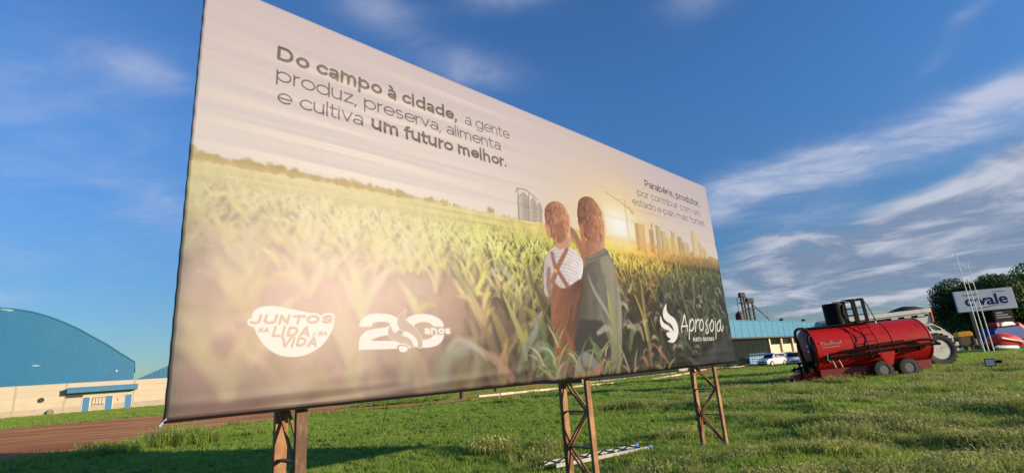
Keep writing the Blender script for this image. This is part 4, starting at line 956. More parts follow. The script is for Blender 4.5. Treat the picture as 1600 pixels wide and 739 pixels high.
for y in (-1.02, .95): MB().prism([(.02, 1.16), (.80, 1.18), (.56, .56), (.36, .56)], y, y + .07).build('axle_bracket', M_redp, tt)
for x in (.15, 1.18):
    MB().tube([(x, -.8, .42), (x, .8, .42)], .06, 8).build('axle', M_blackp, tt)
    for y, sd in ((-.85, -1), (.85, 1)): wheel(tt, x, y, .37, .40, .34, mat('dull_rim', (.12, .12, .13), .6, .2), 18, .50, side=sd)
words('Stofinel', .30, 'lettering', mat('faded_white', (.40, .32, .30), .6), tt, Matrix.Translation((-1.72, -.905, 1.66)) @ Matrix.Rotation(R(97), 4, 'X'), .003, .2, .004)
MB().box(-2.1, -1.35, -.935, -.931, 1.52, 1.54).build('lettering_stripe', MATS['faded_white'], tt)

# ---------------------------------------------------------------- white bulk spreader with big tyres behind the tank
SA = R(-7); sper = Vector((-math.sin(SA), math.cos(SA)))
so_ = Vector((23.14, 29.52)) + sper * 1.1
sp = thing('bulk_spreader', 'white bulk spreader with tall tractor tyres standing behind the red tank', 'farm trailer', (so_.x, so_.y, 0), SA)
sp.rotation_euler = (0, R(-2.4), SA)
def frus(x0, x1, y0, y1, z0, z1, k0x=0, k1x=0, ky=0):
    return [(x0 + k0x, y0 + ky, z0), (x1 - k1x, y0 + ky, z0), (x1 - k1x, y1 - ky, z0), (x0 + k0x, y1 - ky, z0), (x0, y0, z1), (x1, y0, z1), (x1, y1, z1), (x0, y1, z1)]
BF = [(0, 3, 2, 1), (4, 5, 6, 7), (0, 1, 5, 4), (1, 2, 6, 5), (2, 3, 7, 6), (3, 0, 4, 7)]
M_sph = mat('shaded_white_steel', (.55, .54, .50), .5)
MB().box(-4.4, .42, -1.16, 1.16, 2.96, 3.18).build('hopper_rim', M_white, sp, bevel=.015)
MB().add(frus(-4.3, .36, -1.10, 1.10, 2.36, 2.955, .1, .02, .05), BF).build('hopper', M_white, sp, bevel=.015)
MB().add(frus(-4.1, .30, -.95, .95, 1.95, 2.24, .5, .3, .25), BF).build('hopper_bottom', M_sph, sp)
MB().box(-4.2, .33, -1.12, 1.12, 2.25, 2.33).build('lower_rail', M_white, sp)
MB().box(-4.1, .25, -1.135, -1.112, 2.76, 2.88).build('side_stripe', M_blackp, sp)
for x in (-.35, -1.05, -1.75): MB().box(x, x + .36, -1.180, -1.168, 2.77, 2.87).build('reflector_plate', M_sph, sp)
MB().loft([[(x, .95 * math.cos(a), 3.12 + h * math.sin(a)) for a in np.linspace(0, math.pi, 13)] for x, h in ((-.95, .10), (-.7, .26), (-.3, .36), (.1, .32), (.38, .14))], cap=True).build('tarpaulin', mat('dark_tarp', (.035, .03, .04), .7), sp, smooth=True)
MB().add([(.375, -1.12, 2.36), (.47, -1.12, 2.42), (.50, -1.12, 3.17), (.425, -1.12, 3.17), (.375, 1.12, 2.36), (.47, 1.12, 2.42), (.50, 1.12, 3.17), (.425, 1.12, 3.17)], [(0, 1, 2, 3), (4, 7, 6, 5), (0, 4, 5, 1), (1, 5, 6, 2), (2, 6, 7, 3), (3, 7, 4, 0)]).build('tail_board', mat('orange_red_tail', (.60, .16, .10), .4), sp)
MB().box(-5.0, 1.0, -.5, -.36, 1.15, 1.4).box(-5.0, 1.0, .36, .5, 1.15, 1.4).build('chassis_beam', M_white, sp)
MB().prism([(.1, 1.40), (.1, 1.86), (1.05, 1.90), (1.42, 1.45), (1.35, 1.22)], -.70, .70).build('spreader_housing', M_white, sp, bevel=.02)
MB().box(.9, 1.46, -.9, .9, .98, 1.18).build('spreader_deck', M_white, sp, bevel=.02)
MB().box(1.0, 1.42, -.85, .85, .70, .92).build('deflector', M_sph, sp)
MB().tube([(.42, -.9, 2.30), (.8, -.9, 2.0), (1.3, -.85, 1.45)], .03, 6).build('brace', M_white, sp)
MB().tube([(.42, -.6, 2.2), (.62, -.6, 1.6)], .03, 6).build('brace', M_white, sp)
MB().tube([(1.35, -.7, .72), (1.68, -.85, .72)], .08, 10).build('roller', M_inkw, sp, smooth=True)
eng = MB(); rr = random.Random(5)
for k in range(16): x = -.6 + rr.random() * 1.1; z = 1.45 + rr.random() * .45; eng.tube([(x, -.75, z), (x + rr.uniform(-.3, .3), -.6, z + rr.uniform(-.2, .3))], .045, 6)
eng.build('hydraulic_hoses', M_blackp, sp)
MB().loft([[(-5.35 + x, .6 * k * math.cos(a), 2.72 + .50 * k * math.sin(a)) for a in np.linspace(0, 2 * math.pi, 25)[:-1]] for x, k in ((0, .05), (.04, .6), (.12, .95), (.4, 1), (.8, 1), (.86, .6), (.88, .05))], cap=False).build('grey_drum', mat('grey_blue_steel', (.20, .24, .28), .4), sp, smooth=True)
MB().box(-5.2, -4.3, -.4, .4, 1.1, 2.25).build('front_frame', M_dsteel, sp)
for x in (.22, -1.95):
    for y, sd in ((-1.0, -1), (1.0, 1)): wheel(sp, x, y, .88 if x > 0 else .98, .88, .55, M_white, 22, .58, side=sd)

# ---------------------------------------------------------------- sign with the blue word, totem below
sgx, sgy = 60.1, 66.5; sa = R(12)
sg = thing('company_sign', 'large pale blue sign board with navy lettering on a dark post before the big tree', 'sign', g3(sgx, sgy), R(-14))
MB().box(-3.05, 3.30, 0, .35, 5.0, 7.62).build('panel', M_sign, sg, bevel=.01)
MB().box(-3.09, 3.34, .02, .38, 4.95, 4.995).box(-3.09, 3.34, .02, .38, 7.625, 7.67).build('trim', mat('grey_trim', (.3, .3, .32), .5), sg)
WM = Matrix.Translation((.18, -.008, 6.28)) @ Matrix.Rotation(R(90), 4, 'X')
words('c·vale', 1.86, 'lettering', M_ink, sg, WM, .004, 0, .035, 1.12)
words('cooperativa', .34, 'small_lettering', mat('green_lettering', (.06, .22, .20), .5), sg, Matrix.Translation((-1.3, -.008, 7.12)) @ Matrix.Rotation(R(90), 4, 'X'), .004, 0, 0, 1.1)
def swoosh(P, th, m_, name):
    mb = MB(); top = [(x, z + t * th) for (x, z), t in P]; bot = [(x, z - t * th) for (x, z), t in P]
    mb.prism(top + bot[::-1], -.012, -.004); mb.build(name, m_, sg)
swoosh([((-1.7, 5.38), .1), ((-.9, 5.30), .8), ((-.1, 5.36), 1), ((.7, 5.52), .8), ((1.4, 5.58), .5), ((2.1, 5.52), .1)], .045, M_ink, 'swoosh')
swoosh([((.9, 7.12), .1), ((1.4, 7.26), .8), ((1.9, 7.28), .8), ((2.5, 7.18), .1)], .04, M_ink, 'swoosh')
MB().box(.65, 2.6, .12, .30, 0, 4.94).build('totem_post', mat('maroon_totem', (.02, .010, .012), .6), sg)
MB().box(-1.9, -1.7, .1, .3, 0, 4.94).build('post', M_dsteel, sg)
for k, (a, b_) in enumerate(((.85, 1.6), (.8, 2.05), (.8, 2.35))): MB().box(a, b_, .105, .115, 4.5 - k * .3, 4.61 - k * .3).build('text_line', M_inkw, sg)

# ---------------------------------------------------------------- flagpoles
fp = thing('flagpole', 'tallest of three white flagpoles, the left one before the sign', 'flagpole', g3(50.4, 57.6), 0, 'white flagpoles')
MB().tube([(0, 0, 0), (0, 0, 5.2), (0, 0, 10.95)], [.068, .055, .032], 12).build('pole', M_white, fp, smooth=True)
MB().tube([(0, 0, 10.95), (0, 0, 11.02), (0, 0, 11.12)], [.05, .09, .02], 10).build('finial', M_white, fp)
MB().box(-.2, .2, -.2, .2, -.02, .10).build('base_plate', M_conc, fp)
fp2 = dup(fp, g3(51.15, 57.9), 0, 'white flagpole in the middle of the three, thinner and shorter'); fp2.scale = (.9, .9, .74)
fp3 = dup(fp, g3(52.6, 58.9), 0, 'white flagpole at the right of the three, second tallest'); fp3.scale = (.9, .9, .93)

# ---------------------------------------------------------------- red header, blue machine, yellow machine, grey wall
cm = thing('combine_header', 'glossy red combine harvester header with a white tube, on the grass by the flagpoles', 'farm machine', g3(55.6, 60.8), R(6))
def shell(secs, n=14):
    """secs: (x, half depth, z low, z high)"""
    rings = []
    for x, hd, z0, z1 in secs: rings.append([(x, -hd * math.cos(a) * (1 if math.sin(a) > 0 else .9), (z0 + z1) / 2 + (z1 - z0) / 2 * math.sin(a)) for a in np.linspace(0, 2 * math.pi, n + 1)[:-1]])
    return MB().loft(rings)
shell([(-2.1, .1, .9, 1.1), (-1.8, .6, .6, 1.45), (-.9, 1.0, .4, 1.95), (.4, 1.1, .25, 2.05), (1.4, .95, .2, 1.7), (2.3, .6, .15, 1.1), (2.9, .12, .2, .5)]).build('red_shell', mat('orange_red_paint', (.62, .045, .02), .35, 0, .08, spec=.4), cm, smooth=True)
MB().prism([(-1.2, 1.60), (.2, 1.25), (1.6, .95), (2.2, .72), (1.4, .92), (.1, 1.13), (-1.2, 1.42)], -1.16, -1.02).build('white_stripe', M_lamp_w, cm)
MB().tube([(-2.35, -1.1, .55), (-2.1, -1.1, .5), (.3, -1.1, .36), (.5, -1.1, .34)], [.1, .24, .24, .12], 12).build('white_tube', mat('pale_tube', (.6, .62, .62), .4), cm, smooth=True)
MB().box(-1.6, 2.2, -.9, .6, .05, .35).build('underframe', M_blackp, cm)
wheel(cm, .9, -.8, .33, .33, .2, M_blackp)
wheel(cm, -1.2, -.8, .33, .33, .2, M_blackp)
bm_ = thing('blue_sprayer', 'blue machine with a white and red top behind the red header', 'farm machine', g3(58.3, 63.4), R(8))
MB().prism([(-2.2, .6), (-2.2, 2.3), (-1.7, 2.65), (1.6, 2.75), (2.3, 2.2), (2.5, .6)], -.9, .9).build('body', M_bluep, bm_, bevel=.08)
MB().prism([(-.9, 2.78), (-.7, 3.2), (-.2, 3.32), (.9, 3.28), (1.3, 2.85)], -.8, .8).build('top_tank', M_white, bm_, bevel=.1)
MB().prism([(-1.3, 2.76), (-1.35, 3.2), (-.95, 3.3), (-.94, 2.8)], -.7, .7).build('red_cap', M_redp, bm_, bevel=.04)
MB().prism([(1.75, 2.2), (1.75, 3.2), (2.6, 2.6), (2.9, 1.6), (2.55, .7)], -.7, .7).build('red_side', mat('orange_red_paint', (.62, .045, .02)), bm_, bevel=.05)
for x in (-1.5, 1.5):
    for y in (-.95, .95): wheel(bm_, x, y, .6, .6, .35, M_blackp, 16, side=-1 if y < 0 else 1)
ym = thing('yellow_loader', 'small yellow farm implement with dark wheels before the dark tree', 'farm machine', g3(58.4, 69.2), R(-10))
MB().prism([(-.9, 1.9), (-.85, 2.5), (.5, 2.62), (.85, 2.4), (.85, 1.95)], -.5, .5).build('hood', M_yel, ym, bevel=.06)
MB().box(-.7, .8, -.4, .4, 1.0, 1.85).build('engine', mat('brown_machine', (.10, .055, .035), .6), ym, bevel=.03)
MB().box(-.9, -.75, -.45, .45, .4, 1.85).box(.75, .9, -.45, .45, .4, 1.85).build('frame', M_dsteel, ym)
MB().box(1.1, 1.7, -.3, .3, .6, 1.5).build('white_bin', M_white, ym, bevel=.04)
for x in (-.6, .7): wheel(ym, x, -.5, .45, .45, .25, M_blackp, 14)
gw = thing('grey_wall', 'plain grey concrete wall at the right behind the blue machine', 'wall', g3(67.5, 70), R(-15))
for k in range(7): MB().box(-2.5 + k * 2.0, -.52 + k * 2.0, -.1, .1, -.1, 2.5).build('wall_panel', mat('grey_panel', (.24, .25, .26), .85, 0, .1, rnd=.06), gw)

# ---------------------------------------------------------------- cars
def car(name, label, loc, rotz, paint, L=4.3, W=1.78, H=1.62, suv=True, group=None):
    """front of the car points to local -X"""
    c = thing(name, label, 'car', loc, rotz, group); hw = W / 2; hb = .98 if suv else .92
    st = [(-L / 2, .38, .62, .70), (-L / 2 + .06, .28, .74, .84), (-L / 2 + .35, .24, .88, .95), (-L * .27, .22, hb, 1.0), (0, .22, hb + .02, 1.0), (L * .3, .22, hb + .04, .99), (L / 2 - .12, .28, hb + .02, .93), (L / 2, .42, hb - .12, .86)]
    rings = []
    for x, z0, z1, k in st:
        w_ = hw * k; rings.append([(x, -w_ * .9, z0), (x, -w_, z0 + .12), (x, -w_, (z0 + z1) / 2 + .05), (x, -w_ * .97, z1 - .06), (x, -w_ * .88, z1), (x, w_ * .88, z1), (x, w_ * .97, z1 - .06), (x, w_, (z0 + z1) / 2 + .05), (x, w_, z0 + .12), (x, w_ * .9, z0)])
    MB().loft(rings).build('body', paint, c, smooth=True)
    xf, xr = -L * .20, L / 2 - .10
    cab = []
    for z, a, b_, k in ((hb - .03, xf - .28, xr + .02, .90), (hb + .18, xf + .05, xr - .04, .87), (H - .10, xf + .52, xr - .30, .76), (H - .02, xf + .68, xr - .42, .70), (H, xf + .85, xr - .6, .62)):
        w_ = hw * k; cab.append([(a, -w_ * .9, z), (a + .1, -w_, z), (b_ - .1, -w_, z), (b_, -w_ * .9, z), (b_, w_ * .9, z), (b_ - .1, w_, z), (a + .1, w_, z), (a, w_ * .9, z)])
    MB().loft(cab).build('cabin', paint, c, smooth=True)
    def win(P, nm):                                   # dark panes a few millimetres proud of the cabin
        MB().add(P, [tuple(range(len(P)))]).build(nm, M_glass, c)
    def cp(f, z):                                     # cabin side half width at height z
        return np.interp(z, [hb - .03, hb + .18, H - .10], [.90, .87, .76]) * hw + f
    zt, zb = H - .13, hb + .06
    xa = lambda z: np.interp(z, [hb - .03, hb + .18, H - .10], [xf - .28, xf + .05, xf + .52]); xb = lambda z: np.interp(z, [hb - .03, hb + .18, H - .10], [xr + .02, xr - .04, xr - .30])
    win([(xa(zb) - .012, -cp(0, zb) * .84, zb), (xa(zb) - .012, cp(0, zb) * .84, zb), (xa(zt) - .012, cp(0, zt) * .84, zt), (xa(zt) - .012, -cp(0, zt) * .84, zt)], 'windscreen')
    win([(xb(zb + .04) + .012, cp(0, zb) * .82, zb + .04), (xb(zb + .04) + .012, -cp(0, zb) * .82, zb + .04), (xb(zt) + .012, -cp(0, zt) * .80, zt), (xb(zt) + .012, cp(0, zt) * .80, zt)], 'rear_window')
    for s in (-1, 1):
        mid = L * .08
        for a0, a1, b0, b1 in ((xa(zb) + .22, mid - .03, xa(zt) + .16, mid - .03), (mid + .03, xb(zb) - .30, mid + .03, xb(zt) - .22)):
            win([(a0, s * cp(.010, zb), zb), (a1, s * cp(.010, zb), zb), (b1, s * cp(.010, zt), zt), (b0, s * cp(.010, zt), zt)], 'side_window')
        MB().box(-L / 2 + .02, -L / 2 + .30, s * hw * .52 - .16 * (s < 0) - .0, s * hw * .52 + .16 * (s > 0) + .06, .66, .80).build('headlight', M_lamp_w, c, bevel=.02)
        MB().box(L / 2 - .10, L / 2 - .015, s * hw * .72 - .09, s * hw * .72 + .09, .72, .92).build('tail_light', M_lamp_r, c, bevel=.02)
        MB().box(xf - .02, xf + .14, s * (hw * .97) - .09, s * (hw * .97) + .09, hb + .02, hb + .14).build('mirror', paint, c, bevel=.03)
    MB().box(-L / 2 - .015, -L / 2 + .04, -hw * .55, hw * .55, .50, .62).build('grille', M_blackp, c)
    MB().box(-L / 2 - .02, -L / 2 + .02, -hw * .8, hw * .8, .27, .40).build('bumper', M_blackp, c)
    MB().box(L / 2 - .03, L / 2 + .02, -.26, .26, .52, .64).build('number_plate', M_lamp_w, c)
    for x in (-L * .30, L * .30):
        for s in (-1, 1):
            MB().lathe([(.39, s * (hw - .02)), (.39, s * (hw + .004)), (.33, s * (hw + .004)), (.33, s * (hw - .02))], 20, c=(x, 0, .34)).build('wheel_arch', M_blackp, c)
            wheel(c, x, s * (hw - .10), .33, .33, .22, M_alu, 0, .62, side=s)
    return c
car('parked_suv', 'white suv parked facing left in front of the blue roofed warehouse', g3(33.7, 70.9), R(28), M_carw, 4.35, 1.8, 1.66, True, 'cars parked by the warehouse')
car('parked_hatchback', 'white hatchback seen from the front with a black windscreen, right of the suv', g3(33.6, 65.2), R(66), M_carw, 4.0, 1.75, 1.68, True, 'cars parked by the warehouse')
car('parked_sedan', 'white car half hidden under the lower edge of the billboard, behind the right post', g3(20.6, 69.5), R(182), M_carw, 4.4, 1.76, 1.46, False, 'cars parked by the warehouse')
car('parked_sedan', 'cream car mostly hidden under the billboard, left of the white car', g3(16.6, 69.8), R(176), mat('cream_car_paint', (.55, .50, .40), .3, coat=.4), 4.3, 1.75, 1.45, False, 'cars parked by the warehouse')
car('parked_hatchback', 'red car peeking out behind the two white cars', g3(37.6, 76.0), R(40), M_redp, 3.9, 1.7, 1.6, True, 'cars parked by the warehouse')
rl = thing('blue_railing', 'stack of light blue metal railing left of the white suv', 'railing', g3(36.2, 80.6), R(20))
for k in range(5): MB().tube([(-1.6, 0, .25 + k * .35), (1.6, 0, .25 + k * .35)], .04, 6).build('rail', mat('light_blue_paint', (.12, .30, .52), .5), rl)
for k in range(8): MB().tube([(-1.6 + k * .457, 0, 0), (-1.6 + k * .457, 0, 1.75)], .035, 6).build('upright', MATS['light_blue_paint'], rl)
for k in range(3): MB().box(-1.5, 1.4, .2 + k * .3, .35 + k * .3, .1, 1.2).build('stacked_panel', MATS['light_blue_paint'], rl)

# ---------------------------------------------------------------- arched warehouse on the left
WA = R(36.5); wp = Vector((-66.3, 79.2))
wh = thing('arched_warehouse', 'big warehouse with a rounded blue metal gable above a cream concrete wall', 'warehouse', (wp.x, wp.y, 0), WA)
prof = [(5.75, 6.95), (5.6, 7.1), (3.8, 8.4), (2.1, 9.75), (.35, 10.9), (-1.7, 12.3), (-3.7, 13.4), (-5.6, 14.3), (-7.5, 14.95), (-9.3, 15.3), (-11, 15.45), (-13, 15.5)]
prof = sorted(prof + [(-26 - a, b_) for a, b_ in prof[:-1]])
ax_ = [a for a, _ in prof]; az2 = [b_ for _, b_ in prof]
def ztop(x): return float(np.interp(x, ax_, az2))
X0, X1 = -31.75, 5.75; n = 38; xx = np.linspace(X0, X1, n + 1)
for k in range(n):                                    # upright sheets of the gable, every other one a little proud
    a, b_ = xx[k], xx[k + 1]; m3 = (a + b_) / 2; y = -.008 if k % 2 else 0
    MB().prism([(a + .002, 4.32), (b_ - .002, 4.32), (b_ - .002, ztop(b_)), (m3, ztop(m3)), (a + .002, ztop(a))], y, .12).build('gable_sheet', M_blue, wh)
rp = [(x, ztop(x)) for x in np.linspace(X0, X1, 41)]
MB().loft([[(x, y, z + .12) for x, z in rp] + [(x, y, z - .05) for x, z in rp[::-1]] for y in (-.12, 45)]).build('roof', M_blue, wh, smooth=True)
MB().box(X0, X1, .14, .2, 4.32, 4.4).build('wall_plate', M_dsteel, wh)
cols = [-45.2, -39.0, -32.7, -26.5, -20.2, -14.0, -7.7, -2.2, 6.0, 12.5, 19.0, 25.5]
wallm = []
for k in range(len(cols) - 1):
    a, b_ = cols[k], cols[k + 1]
    for r_ in range(5):
        z0 = -.2 if r_ == 0 else .85 * r_; z1 = .85 * (r_ + 1) - .012
        MB().box(a + .1, b_ - .1, 0, .15, z0, z1).build('wall_panel', mat('cream_panel_low', (.35, .30, .24), .85, 0, .1, .6, .2, rnd=.05) if r_ == 0 else mat('cream_panel', (.44, .385, .30), .85, 0, .06, .5, .2, rnd=.03), wh)
    MB().box(a - .095, a + .095, -.05, .16, -.2, 4.27).build('column', mat('column_cream', (.36, .32, .25), .85), wh)
AW = MB().box(-2.0, 6.45, -1.5, -.06, 2.80, 3.56).build('awning', mat('awning_blue', (.03, .15, .30), .5), wh, bevel=.02)
MB().box(-2.0, 6.45, -1.56, -1.505, 3.46, 3.6).build('awning_trim', M_blued, wh)
MB().box(-2.2, -.2, -.08, -.006, 2.15, 2.5).build('shutter_box', M_dsteel, wh)
for a, b_ in ((-.15, .68), (2.54, 3.42), (4.96, 5.80)):
    d = MB().box(a, b_, -.05, -.005, .02, 2.08).build('door', M_blued, wh); MB().box(b_ - .14, b_ - .1, -.1, -.055, 1.0, 1.05).build('handle', M_alu, d)
    d2 = MB().box(a - .05, a - .002, -.07, -.005, .02, 2.12).box(b_ + .002, b_ + .05, -.07, -.005, .02, 2.12).box(a - .05, b_ + .05, -.07, -.005, 2.10, 2.15).build('door_frame', M_white, wh)
wd_ = MB().box(.95, 2.55, -.05, -.006, .92, .98).box(.95, 2.55, -.05, -.006, 1.86, 1.92)
for k in range(5): wd_.box(.95 + k * .385, 1.01 + k * .385, -.049, -.006, .985, 1.855)
win_ = wd_.build('window', M_dsteel, wh)
for k in range(4): MB().box(1.015 + k * .385, 1.33 + k * .385, -.03, -.008, .99, 1.85).build('pane', mat('pale_pane', (.45, .44, .36), .3), win_)
MB().lathe([(.34, 0), (.34, -.18), (.26, -.18), (.24, -.05), (.001, -.05)], 20, c=(-4.85, -.005, 2.12)).build('vent', M_dsteel, wh)
MB().lathe([(.17, 0), (.17, -.10), (.001, -.12)], 14, c=(3.5, -.03, 5.75)).build('round_lamp', M_conc, wh)
MB().lathe([(.16, 0), (.16, -.12), (.001, -.14)], 12, c=(4.2, -.02, 1.5)).build('meter', M_conc, wh)
MB().prism([(-6.5, 7.0), (-5.8, 6.95), (-5.5, 7.0), (-5.8, 7.12), (-6.2, 7.22), (-6.4, 7.1)], -.05, -.025).build('white_mark', mat('faded_mark', (.22, .34, .42), .6), wh)
MB().prism([(-10.9, 15.25), (-9.8, 15.0), (-9.3, 15.1), (-9.8, 15.3), (-10.5, 15.45)], -.05, -.025).build('white_mark', mat('faded_mark', (.22, .34, .42), .6), wh)
tag(MB().lathe([(.40, -.10), (.45, 0), (.40, .10), (.26, .10), (.26, -.10), (.40, -.10)], 20).build('old_tyre', mat('dusty_tyre', (.34, .29, .24), .9), smooth=True), 'old tyre leaning on the cream warehouse wall', 'tyre')
o_ = bpy.data.objects['old_tyre']; o_.location = Vector((wp.x, wp.y, .3)) + Vector((math.cos(WA) * -3.6 + math.sin(WA) * .5, math.sin(WA) * -3.6 - math.cos(WA) * .5, 0)); o_.rotation_euler = (R(-12), 0, WA)
tag(MB().box(-1.2, 1.1, -.3, .3, 0, .08).box(1.2, 2.0, -.2, .35, 0, .06).build('concrete_slab', M_conc), 'low concrete slabs in the grass before the cream wall', 'slab'); bpy.data.objects['concrete_slab'].location = (-70.0, 75.2, .0); bpy.data.objects['concrete_slab'].rotation_euler = (0, 0, WA)
# second shed, ridged blue gable end
gs = thing('gabled_shed', 'blue ribbed gable of the second shed beside the arched warehouse', 'shed', tuple(Vector((wp.x, wp.y, 0)) + Vector((math.cos(WA) * 6.4 - math.sin(WA) * 4, math.sin(WA) * 6.4 + math.cos(WA) * 4, 0))), WA)
n = 42; xx = np.linspace(0, 24, n + 1)
def zt2(x): return 4.35 + min(x, 24 - x) * .47
for k in range(n):
    a, b_ = xx[k], xx[k + 1]
    MB().prism([(a + .01, 0.0), (b_ - .09, .0), (b_ - .09, zt2(b_ - .09)), (a + .01, zt2(a + .01))], -.05, .1).prism([(b_ - .088, 0.0), (b_ + .008, 0.0), (b_ + .008, zt2(b_)), (b_ - .088, zt2(b_ - .09))], -.11, .1).build('gable_sheet', M_blue, gs)
MB().loft([[(-.3, y, 4.22), (12, y, 10.0), (24.3, y, 4.22), (24.3, y, 4.37), (12, y, 10.17), (-.3, y, 4.37)] for y in (-.3, 35)]).build('roof', M_blue, gs)

# ---------------------------------------------------------------- blue roofed warehouse on the right
RA = R(43); rp_ = Vector((35.29, 75.0)) + Vector((-math.sin(RA), math.cos(RA))) * 5.5 + Vector((math.cos(RA), math.sin(RA))) * 13.9
rw = thing('blue_roofed_warehouse', 'long low warehouse with light blue roof band, cream bays and a glazed front', 'warehouse', (rp_.x, rp_.y, -.5), RA)
M_lblue = mat('light_blue_sheet', (.045, .20, .36), .45, 0, .07, .4)
n = 90; xx = np.linspace(-48, 60, n + 1)
for k in range(n):
    a, b_ = xx[k], xx[k + 1]; MB().box(a + .01, b_ - .01, -.9 - (.03 if k % 2 else 0), -.6, 4.25, 6.75).build('roof_sheet', M_lblue, rw)
MB().add([(-48, -.9, 6.78), (60, -.9, 6.78), (60, 16, 8.4), (-48, 16, 8.4), (-48, -.9, 6.9), (60, -.9, 6.9), (60, 16, 8.5), (-48, 16, 8.5)], [(0, 3, 2, 1), (4, 5, 6, 7), (0, 1, 5, 4), (1, 2, 6, 5), (2, 3, 7, 6), (3, 0, 4, 7)]).build('roof', M_lblue, rw)
MB().box(-48, 60, -.98, -.5, 4.05, 4.22).build('gutter', M_dsteel, rw)
MB().box(-48, 60, .4, .6, 0, 4.3).build('back_wall', M_conc, rw)
M_mirror = mat('mirror_glass', (.02, .028, .03), .10, .0, .1, spec=.45)
for k in range(24):
    a = -47.6 + k * 1.99
    if a < -.2:
        MB().box(a + .04, a + 1.95, 0, .04, .25, 3.95).build('glass_pane', M_mirror, rw)
for k in range(25): MB().box(-47.63 + k * 1.99, -47.59 + k * 1.99, -.02, .05, .0, 3.95).build('mullion', M_blackp, rw)
MB().box(-48, .1, -.04, .06, 3.96, 4.2).build('glass_head', mat('cream_panel', (.44, .385, .30)), rw)
for k in range(19):
    a = .3 + k * 5.2
    if a > 55: break
    MB().box(a, a + .55, -.3, .3, 0, 4.03).build('column', mat('warm_white_wall', (.52, .46, .35), .8, 0, .06), rw)
    MB().box(a + .56, a + 5.19, .05, .2, 0, 2.95).build('wall_bay', mat('warm_white_wall', (.66, .60, .48)), rw)
    MB().box(a + .56, a + 5.19, .08, .2, 3.93, 4.03).build('bay_head', mat('warm_white_wall', (.66, .60, .48)), rw)
    w_ = MB().box(a + .56, a + 5.19, .10, .16, 2.96, 3.92).build('window', M_glass, rw)
    for q in (1, 2, 3): MB().box(a + .56 + q * 1.15, a + .60 + q * 1.15, .06, .098, 2.96, 3.92).build('window_bar', M_dsteel, w_)
MB().lathe([(.35, 0), (.35, .4), (.5, .45), (.001, .8)], 12, 'Z', (12.5, 1.5, 7.0)).build('roof_vent', M_dsteel, rw)
MB().lathe([(.35, 0), (.35, .4), (.5, .45), (.001, .8)], 12, 'Z', (24, 1.5, 7.0)).build('roof_vent', M_dsteel, rw)

# ---------------------------------------------------------------- grain elevator behind
ge = thing('grain_elevator', 'dark rusty grain elevator towers with a sloping cable behind the blue roof', 'tower', (57.0, 130, 0), R(20))
M_el = mat('elevator_steel', (.035, .024, .022), .8, .1, .3)
for x0, zt_, wx in ((.3, 15.9, .9), (2.5, 14.4, 1.4)):
    for dx in (-wx / 2, wx / 2): MB().box(x0 + dx - .17, x0 + dx + .17, -.17, .17, 0, zt_).build('elevator_leg', M_el, ge)
    for k in range(int(zt_)): MB().bar((x0 - wx / 2, 0, k + .1), (x0 + wx / 2, 0, k + .9), .1, .1).build('lattice_brace', M_el, ge)
    MB().box(x0 - wx / 2 - .35, x0 + wx / 2 + .35, -.4, .4, zt_ - .9, zt_ + .3).build('elevator_head', M_el, ge, bevel=.1)
    MB().box(x0 - wx / 2 - .5, x0 + wx / 2 + .6, -.5, .5, zt_ - 2.4, zt_ - 2.25).build('service_deck', M_el, ge)
MB().lathe([(.2, 0), (.95, .5), (.95, 2.4), (.3, 3.0), (.1, 3.1)], 16, 'Z', (-1.6, 0, 8.4)).build('cyclone', mat('rust_brown', (.08, .03, .02), .7), ge, smooth=True)
MB().box(-1.75, -1.45, -.15, .15, 0, 8.6).build('cyclone_leg', M_el, ge)
MB().tube([(-1.6, 0, 11.4), (-1.4, 0, 14.8), (.2, 0, 15.9)], .08, 6).build('pipe', M_el, ge)
MB().tube([(.5, 0, 15.8), (2.4, 0, 14.2)], .14, 6).build('pipe', M_el, ge)
MB().tube([(2.8, 0, 13.6), (5.2, 0, 11.4), (7.8, 0, 9.0)], .11, 6).build('sloping_spout', M_el, ge)
MB().box(7.2, 8.6, -.4, .4, 8.2, 8.9).build('spout_housing', M_el, ge)
MB().tube([(7.3, 0, 8.9), (7.5, 0, 11.2)], .04, 5).build('antenna', M_el, ge)

# ---------------------------------------------------------------- trees
M_leafd = None
def leaf_mat(name, lo, hi):
    m = bpy.data.materials.new(name); m.use_nodes = True; b = NB(m.node_tree); p = m.node_tree.nodes['Principled BSDF']
    o = b.n('ShaderNodeTexCoord').outputs['Object']; a = b.noise(o, .8, 4, .6); e = b.noise(o, 6, 3, .6)
    c = b.mix(b.ramp(b.m('ADD', b.m('MULTIPLY', a, .6), b.m('MULTIPLY', e, .4)), .35, .65), lo + (1,), hi + (1,))
    b.l(c, p.inputs['Base Color']); p.inputs['Roughness'].default_value = .6; p.inputs['Specular IOR Level'].default_value = .25
    tr = b.n('ShaderNodeBsdfTranslucent'); b.l(b.mix(1.0, c, (.9, 1.2, .5, 1), 'MULTIPLY'), tr.inputs[0]); ms = b.n('ShaderNodeMixShader'); ms.inputs[0].default_value = .22
    b.l(p.outputs[0], ms.inputs[1]); b.l(tr.outputs[0], ms.inputs[2]); b.l(ms.outputs[0], m.node_tree.nodes['Material Output'].inputs[0]); return m
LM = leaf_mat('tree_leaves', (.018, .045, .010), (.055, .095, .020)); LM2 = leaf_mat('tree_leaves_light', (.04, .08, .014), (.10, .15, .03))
BARK = mat('bark', (.10, .07, .05), .9, 0, .3, 4, .6)
